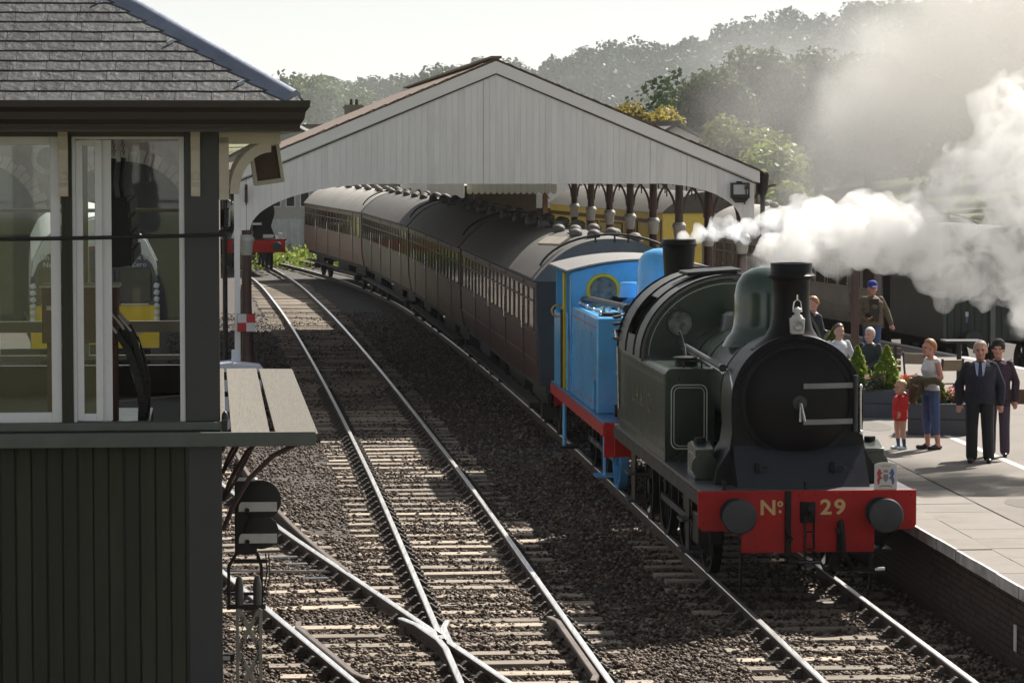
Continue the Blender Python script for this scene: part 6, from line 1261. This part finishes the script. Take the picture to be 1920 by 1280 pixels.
# enlarge the child's head: hair and face are children-sized
# 5 man in blue cap
cp = gp(1636,688)
person('man in blue cap, open brown jacket and jeans walking along the platform', cp, R(8), 1.74, cloth('brown_jacket',(.13,.10,.065)), M_denim, M_shoeb, H_brn, SKIN2, dict(el=(-.27,.04,1.14), wl=(-.16,-.16,1.02), fl=(.6,-.7,.0), er=(.29,.05,1.14), wr=(.36,-.02,.90), fr=(.3,-.2,-.95), kl=(-.10,-.06,.5), al=(-.10,-.05,.085), tl=(-.11,-.22,.04), kr=(.10,.05,.5), ar=(.10,.16,.10), tr=(.11,.01,.04)), hem=.84, coat=.04, wide=1.08, hat=('cap', cloth('royal_blue_cap',(.03,.05,.30))))
mb = MB(); mb.add([(-.09,-.15,1.40),(.09,-.15,1.40),(.10,-.178,1.1),(.08,-.175,.93),(-.08,-.175,.93),(-.10,-.178,1.1)],[(0,1,2,3,4,5)]); mb.add([(x,y+.03,z) for x,y,z in mb.v[:6]],[(5,4,3,2,1,0)]); o = mb.build('dark_jumper', cloth('dark_jumper',(.035,.03,.03)), [q for q in bpy.data.objects if q.name.startswith('person') and q.get('label','').startswith('man in blue cap')][0], 0)
cm = thing('photo_camera', 'small black camera held by the man in the blue cap', 'camera', (cp[0]-.10,cp[1]-.24,PZ+1.03), R(8)); MB().box(-.06,.06,-.03,.03,0,.08).build('camera_body', M_iron, cm, bev=.008); MB().lathe([(.035,0),(.033,-.06),(.025,-.06),(.0,-.05)],(0,-.03,.04),'y',16).build('lens', M_blk, cm)
# 6, 7 seated pair on the bench, 8 standing man behind
sit = lambda dx: dict(pel=(0,.02,.56), che=(0,.0,.88), nec=(0,-.01,1.07), hea=(0,-.03,1.21), hl=(-.09,0,.52), hr=(.09,0,.52), kl=(-.11,-.43,.50), kr=(.11,-.43,.50), al=(-.11,-.42,.10), ar=(.11,-.42,.10), tl=(-.12,-.60,.035), tr=(.12,-.60,.035), sl=(-.175,0,1.01), sr=(.175,0,1.01), el=(-.26,-.06,.76), er=(.26,-.06,.76), wl=(-.13,-.27,.66), wr=(.13,-.27,.66), fl=(.4,-.8,-.1), fr=(-.4,-.8,-.1))
bx_ = 6.02; by_ = 57.4
person('brown haired man in white shirt sitting on the platform bench', (5.86,57.35,PZ), R(22), 1.76, cloth('white_shirt',(.60,.62,.68)), M_dark, M_shoeb, H_brn, SKIN, sit(0), hem=.50, sleeve=.85, seated=True, topneck=1.06, coat=.01)
person('white haired woman in dark jacket sitting on the platform bench', (6.42,57.25,PZ), R(-35), 1.68, cloth('dark_green_jacket',(.02,.028,.026)), M_dark, M_shoeb, H_wht, SKIN, sit(0), hem=.50, seated=True, topneck=1.06, coat=.02, hairlen=125)
person('auburn haired man in dark suit standing by the engine chimney on the platform', (5.50,58.4,PZ), R(-62), 1.80, cloth('charcoal_suit',(.018,.02,.028)), M_dark, M_shoeb, H_gin, SKIN2, None, hem=.80, coat=.03)
# 9 railway worker seen through the signal box
person('worker in orange high visibility jacket and helmet seen through the signal box window', (-7.15,49.5,-.25), R(40), 1.78, cloth('orange_hivis',(.75,.16,.02)), cloth('orange_trouser',(.60,.13,.03)), M_shoeb, None, SKIN2, dict(el=(-.28,-.02,1.16), wl=(-.36,-.22,1.18), fl=(-.5,-.8,.1)), coat=.02, hat=('beanie', mat('helmet_orange',(.85,.20,.02),.35)))
# small belongings
HBG = thing('hand_bag', 'small brown shoulder bag hanging at the side of the person in the knitted hat', 'bag', (gp(1874,857)[0]+.30, gp(1874,857)[1]-.02, PZ+.78), R(-14)); MB().prism(rounded(-.13,.13,0,.22,.04),'y',-.04,.04).build('bag_body', mat('bag_leather',(.10,.05,.025),.5), HBG, bev=.01); MB().tube([(-.1,0,.21),(-.08,0,.45),(-.12,0,.66)],.01,6).build('strap', mat('bag_leather',(.10,.05,.025),.5), HBG)
# ================================================================== platform furniture
BN2 = thing('platform_bench', 'dark brown slatted bench carrying the seated pair', 'bench', (6.1,57.5,PZ), R(-6))
M_bw = mat('bench_wood', (.11,.05,.035), .5, var=.25, scale=3, stretch=(1,6,6))
for q in range(4): MB().box(-.9,.9,-.42+q*.11,-.33+q*.11,.42,.45).build('seat_slat', M_bw, BN2, bev=.005)
for q in range(4): MB().obox((0,.06+q*.025,.56+q*.11),(1.8,.025,.085),(R(-12),0,0)).build('back_slat', M_bw, BN2, bev=.005)
for x in (-.8,.8): MB().bar((x,.1,0),(x,.02,.45),.05,.06).bar((x,-.38,0),(x,-.38,.44),.05,.06).bar((x,-.40,.40),(x,.1,.40),.05,.05).bar((x,.02,.42),(x,.16,.98),.05,.05).build('bench_end', M_iron, BN2)
M_box = mat('planter_grey', (.055,.06,.075), .7, var=.2, scale=3); M_soil = mat('soil', (.05,.035,.025), .95)
def blades(name, C, D, size, m, parent, t): inst(name, leafmesh(name, C, D, size, m, t, up=.5), parent)
def planter(label, loc, rz, w, d, h):
    p = thing('planter_box', label, 'planter', loc, rz)
    for q, (a, b, c2, e) in enumerate(((-w/2,w/2,-d/2,-d/2+.05),(-w/2,w/2,d/2-.05,d/2),(-w/2,-w/2+.05,-d/2+.051,d/2-.051),(w/2-.05,w/2,-d/2+.051,d/2-.051))):
        MB().box(a,b,c2,e,0,h/2-.004).build('side_board', M_box, p, bev=.006); MB().box(a,b,c2,e,h/2+.004,h).build('side_board', M_box, p, bev=.006)
    MB().box(-w/2+.05,w/2-.05,-d/2+.05,d/2-.05,.05,h-.06).build('soil', M_soil, p); return p
q1 = gp(1676,783); q2 = gp(1768,817)
planter('grey planter box holding the two lime conifers and flowers', (q1[0]-.15,q1[1]+.3,PZ), R(-8), 1.25, .8, .48); planter('grey planter box of red flowers behind the woman and the man in the suit', (q2[0],q2[1]+.4,PZ), R(-8), .95, .8, .50)
def conifer(label, loc, h, r):
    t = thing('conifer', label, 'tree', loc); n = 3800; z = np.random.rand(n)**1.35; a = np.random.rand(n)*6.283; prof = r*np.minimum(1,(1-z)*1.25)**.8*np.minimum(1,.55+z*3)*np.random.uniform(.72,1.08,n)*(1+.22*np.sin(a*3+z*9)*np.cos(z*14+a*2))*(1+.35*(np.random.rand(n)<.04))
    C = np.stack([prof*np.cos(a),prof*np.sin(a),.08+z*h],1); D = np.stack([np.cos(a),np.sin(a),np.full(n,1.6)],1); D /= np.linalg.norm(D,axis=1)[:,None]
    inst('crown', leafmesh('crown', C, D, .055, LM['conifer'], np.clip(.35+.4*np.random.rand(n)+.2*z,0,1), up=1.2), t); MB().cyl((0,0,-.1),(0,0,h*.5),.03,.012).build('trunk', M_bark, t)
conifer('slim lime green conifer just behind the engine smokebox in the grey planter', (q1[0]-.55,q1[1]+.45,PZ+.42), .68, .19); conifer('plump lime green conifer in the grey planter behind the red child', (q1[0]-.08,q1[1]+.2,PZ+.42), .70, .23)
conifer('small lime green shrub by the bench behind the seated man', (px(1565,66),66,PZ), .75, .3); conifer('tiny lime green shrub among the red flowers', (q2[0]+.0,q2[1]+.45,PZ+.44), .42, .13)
M_petr = leafmat('petal_red', (.35,.02,.01), (.65,.08,.02)); M_petp = leafmat('petal_pink', (.45,.12,.2), (.7,.4,.45))
def flowers(label, loc, n, w, m):
    t = thing('flower_plant', label, 'flowers', loc); C = np.stack([np.random.uniform(-w,w,n),np.random.uniform(-.25,.25,n),np.random.uniform(0,.2,n)],1); u = np.tile([0,0,1.],(n,1))
    structure(inst('foliage', leafmesh('foliage', C, u, .07, LM['mid'], np.random.rand(n)), t), 'stuff'); C2 = C[:n//3]+np.array([0,-.02,.07]); structure(inst('blooms', leafmesh('blooms', C2, u[:n//3], .06, m, np.random.rand(n//3), up=.6), t), 'stuff')
flowers('red flowers in the planter behind the woman', (q2[0]-.22,q2[1]+.4,PZ+.46), 420, .22, M_petr); flowers('orange red flowers in the planter beside the man in the suit', (q2[0]+.28,q2[1]+.4,PZ+.46), 360, .17, M_petr); flowers('pink flowers between the two conifers', (q1[0]-.32,q1[1]+.1,PZ+.44), 300, .15, M_petp); flowers('red flowers at the end of the conifer planter', (q1[0]+.32,q1[1]+.2,PZ+.44), 340, .16, M_petr)
TB = thing('high_table', 'black iron high table standing beyond the woman in the white top', 'table', gp(1800,742), R(4))
MB().box(-.30,.42,-.3,.3,.98,1.02).build('table_top', M_iron, TB, bev=.008); MB().cyl((0,0,0),(0,0,.98),.045).build('pedestal', M_iron, TB); MB().lathe([(.26,0),(.24,.03),(.06,.05)],(0,0,0),'z',20).build('base', M_iron, TB)
M_chw = mat('chair_wood', (.20,.16,.11), .6, var=.2, scale=4)
def folding_chair(label, loc, rz):
    c = thing('wooden_chair', label, 'chair', loc, rz); MB().obox((0,.05,.47),(.42,.40,.03),(R(4),0,0)).build('seat', M_chw, c, bev=.006); MB().obox((0,.27,.80),(.34,.025,.20),(R(-16),0,0)).build('backrest', M_chw, c, bev=.006)
    for x in (-.19,.19): MB().bar((x,-.12,0),(x,.20,.60),.03,.035).bar((x,.20,.60),(x,.30,.92),.03,.035).build('leg', M_iron, c); MB().bar((x,.25,0),(x,-.12,.46),.03,.035).build('leg', M_iron, c)
t1 = gp(1722,755); t2 = gp(1776,770); folding_chair('wooden chair with tilted pale back just left behind the woman', (t1[0],t1[1],PZ), R(160)); folding_chair('wooden chair between the woman and the man in the suit', (t2[0],t2[1],PZ), R(-165))
LPp = thing('platform_post', 'dark brown square post on the platform beside the man in the blue cap', 'post', gp(1604,700), R(5)); MB().box(-.07,.07,-.07,.07,0,2.6).build('shaft', M_colb, LPp, bev=.01); MB().box(-.11,.11,-.11,.11,0,.25).build('plinth', M_colb, LPp, bev=.01)
# ================================================================== steam, smoke and haze
def plume(name, spheres, dens, col, scale, amp, aniso, thr=.0, gain=2.2, detail=6, grow=1.12, seed=0., step=1., absorb=None):
    """closed hull of puffs; density falls off from each puff's heart and is torn by noise"""
    mb = MB()
    for (x,y,z,r) in spheres: mb.sph((x,y,z), (r*grow,r*grow*.9,r*grow), 20, 14)
    me = mb.mesh(name+'_raw', SKIN, 0); o = bpy.data.objects.new('raw', me); COL.objects.link(o)
    m1 = o.modifiers.new('r','REMESH'); m1.mode = 'VOXEL'; m1.voxel_size = max(.08, min(s[3] for s in spheres)*.35)
    me2 = bpy.data.meshes.new_from_object(o.evaluated_get(bpy.context.evaluated_depsgraph_get())); bpy.data.objects.remove(o); me2.materials.clear(); me2.name = name
    m = bpy.data.materials.new(name+'_vapour'); m.use_nodes = True; N = m.node_tree.nodes; L = m.node_tree.links; N.clear()
    out = N.new('ShaderNodeOutputMaterial'); pv = N.new('ShaderNodeVolumePrincipled'); pv.inputs['Color'].default_value = (*col,1); pv.inputs['Anisotropy'].default_value = aniso; L.new(pv.outputs[0], out.inputs['Volume'])
    tc = N.new('ShaderNodeTexCoord'); pos = tc.outputs['Object']
    nz = N.new('ShaderNodeTexNoise'); nz.inputs['Scale'].default_value = scale; nz.inputs['Detail'].default_value = detail; nz.inputs['Roughness'].default_value = .6; nz.inputs['Distortion'].default_value = .4; nz.noise_dimensions = '4D'; nz.inputs['W'].default_value = seed; L.new(pos, nz.inputs['Vector'])
    def math_(op, a, b=None, c=None):
        n = N.new('ShaderNodeMath'); n.operation = op
        for i, q in enumerate((a,b,c)):
            if q is None: continue
            if isinstance(q, (int,float)): n.inputs[i].default_value = q
            else: L.new(q, n.inputs[i])
        return n.outputs[0]
    acc = None
    for (x,y,z,r) in spheres:
        d = N.new('ShaderNodeVectorMath'); d.operation = 'DISTANCE'; L.new(pos, d.inputs[0]); d.inputs[1].default_value = (x,y,z)
        f = math_('MULTIPLY_ADD', d.outputs['Value'], -1/r, 1.)
        acc = f if acc is None else math_('MAXIMUM', acc, f)
    t = math_('MULTIPLY_ADD', nz.outputs[0], amp, -amp*.5-thr); t = math_('ADD', acc, t); t = math_('MULTIPLY', t, gain)
    cl = N.new('ShaderNodeClamp'); L.new(t, cl.inputs[0]); L.new(math_('MULTIPLY', cl.outputs[0], dens), pv.inputs['Density'])
    me2.materials.append(m); ob = inst(name, me2); structure(ob, 'stuff'); m.cycles.volume_step_rate = step; return ob
def P3(x, y, Y, r): return (px(x,Y), Y, CAM_H+(270-y)*Y/6000+.0, r*Y/6000)
rs = random.Random(5)
def billow(name, mains, dens, col, aniso, seed=0, n1=16, n2=7, voxel=.05, k1=.5, k2=.42, rag=1., nsc=1.7, hole=.38):
    """cauliflower body of vapour: puffs on puffs on puffs, merged into one closed skin with even vapour inside"""
    rs_ = random.Random(seed); al = []
    def around(c, r, n, kk, sq=.9):
        o_ = []
        for _ in range(n):
            d = Vector((rs_.gauss(0,1),rs_.gauss(0,1)*.8,rs_.gauss(0,1))).normalized(); q = r*kk*rs_.uniform(.55,1.25); o_.append((c[0]+d.x*r*sq, c[1]+d.y*r*sq, c[2]+d.z*r*sq, q))
        return o_
    for (x,y,z,r) in mains:
        al.append((x,y,z,r*.8)); l1 = around((x,y,z), r*.8, n1, k1); al += l1
        for q in l1: al += around(q[:3], q[3], n2, k2, .95)
    mb = MB()
    for (x,y,z,r) in al: mb.sph((x,y,z), r, 10, 7)
    me = bpy.data.meshes.new('raw'); me.from_pydata(mb.v, [], mb.f); o = bpy.data.objects.new('raw', me); COL.objects.link(o)
    m1 = o.modifiers.new('r','REMESH'); m1.mode = 'VOXEL'; m1.voxel_size = voxel; m2 = o.modifiers.new('s','SMOOTH'); m2.iterations = 2
    for sz, st in ((.55,.42),(.2,.2),(.08,.07)):
        tx = bpy.data.textures.new('billow_noise','CLOUDS'); tx.noise_scale = sz; tx.noise_depth = 3; dm = o.modifiers.new('d','DISPLACE'); dm.texture = tx; dm.strength = st*rag; dm.mid_level = .5; dm.texture_coords = 'GLOBAL'
    m3 = o.modifiers.new('r2','REMESH'); m3.mode = 'VOXEL'; m3.voxel_size = voxel*.9
    me2 = bpy.data.meshes.new_from_object(o.evaluated_get(bpy.context.evaluated_depsgraph_get())); bpy.data.objects.remove(o); me2.materials.clear(); me2.name = name
    m = bpy.data.materials.new(name+'_vapour'); m.use_nodes = True; N = m.node_tree.nodes; N.clear(); out = N.new('ShaderNodeOutputMaterial'); pv = N.new('ShaderNodeVolumePrincipled')
    pv.inputs['Color'].default_value = (*col,1); pv.inputs['Anisotropy'].default_value = aniso; m.node_tree.links.new(pv.outputs[0], out.inputs['Volume'])
    tc = N.new('ShaderNodeTexCoord'); nz = N.new('ShaderNodeTexNoise'); nz.inputs['Scale'].default_value = nsc; nz.inputs['Detail'].default_value = 6; nz.inputs['Roughness'].default_value = .62; nz.inputs['Distortion'].default_value = .8
    mr = N.new('ShaderNodeMapRange'); mr.inputs[1].default_value = hole; mr.inputs[2].default_value = hole+.16; mr.inputs[3].default_value = dens*.04; mr.inputs[4].default_value = dens; LL = m.node_tree.links
    LL.new(tc.outputs['Object'], nz.inputs['Vector']); LL.new(nz.outputs[0], mr.inputs[0]); LL.new(mr.outputs[0], pv.inputs['Density']); m.cycles.volume_step_rate = .35
    me2.materials.append(m); return structure(inst(name, me2), 'stuff')
# white steam from the green engine's safety valves drifting over the platform
jet = [(1383,582,44.0,10),(1385,562,44,14),(1390,542,44,18),(1400,522,44,22),(1418,502,44,28),(1448,484,44,38),(1488,462,44.2,52),(1530,432,44.4,62),(1575,450,44.6,64),(1630,436,44.8,70),(1695,446,45,70),(1555,490,44.6,42),(1655,478,44.8,34),(1600,425,45,60),(1730,482,45,40)]
billow('steam_cloud', [P3(*q) for q in jet], 4.2, (.9985,.997,.994), .4, 3, 16, 7, .04, hole=.36)
drift = [(1745,485,45.2,62),(1800,470,45.4,85),(1860,510,45.6,75),(1925,470,45.8,100),(1760,420,45.6,80),(1800,360,45.8,80),(1870,340,46,95),(1915,260,46.2,85),(1895,195,46.4,55),(1700,430,45.5,60),(1960,360,46.2,110),(1960,540,46,90),(2030,430,46,120),(2110,360,46.3,130)]
billow('steam_drift', [P3(*q) for q in drift], 3.0, (.9985,.997,.994), .4, 9, 16, 7, .045, hole=.44)
wisp = [(1283,448,49.0,12),(1310,438,49.3,18),(1340,432,49.6,22),(1372,432,49.6,24),(1405,428,49.9,25),(1440,418,50.2,28),(1475,412,50.3,28),(1510,402,50.5,32)]
billow('steam_wisp', [P3(*q) for q in wisp], 4.0, (.998,.997,.995), .4, 5, 12, 6, .035, rag=.7, nsc=2.6, hole=.38)
smoke = [(1490,450,46.5,70),(1540,390,47,120),(1600,320,47.5,170),(1690,260,48,210),(1790,190,48.5,250),(1880,120,49,270),(1960,60,49.5,290),(1830,60,50,250),(1720,120,50,200)]
plume('coal_smoke', [P3(*q) for q in smoke], .5, (.80,.785,.765), .7, 1.25, .25, .06, 2.0, seed=7.7, detail=6, step=1.)
veil = [(1268,390,70,60),(1300,310,72,90),(1400,170,75,170),(1520,220,78,250),(1660,200,80,280)]
plume('smoke_veil', [P3(*q) for q in veil], .06, (.80,.81,.82), .45, 1.2, .2, .05, 1.6, seed=2.2, detail=5, step=1.5)
valley = [(1000,190,230,150),(1120,170,235,190),(1260,170,240,220),(1420,150,245,240),(1600,140,250,260),(760,230,240,150),(600,215,240,150),(680,190,245,150),(870,190,240,150)]
plume('added_valley_haze', [P3(*q) for q in valley], .017, (.86,.89,.93), .12, 1.0, .1, -.1, 1.4, seed=8.8, detail=3, step=2.)  # added thin vapour that pales the distant trees and hills like air haze
# haze: the hazy autumn air over the whole place
mb = MB(); mb.box(-760,960,-40,1760,-1.9,75); hm = bpy.data.materials.new('haze_air'); hm.use_nodes = True; N = hm.node_tree.nodes; N.clear()
ho = N.new('ShaderNodeOutputMaterial'); hv = N.new('ShaderNodeVolumePrincipled'); hv.inputs['Color'].default_value = (.86,.90,.95,1); hv.inputs['Density'].default_value = .0001; hv.inputs['Anisotropy'].default_value = .0
hm.node_tree.links.new(hv.outputs[0], ho.inputs['Volume']); structure(mb.build('haze', hm, None, 0), 'stuff')
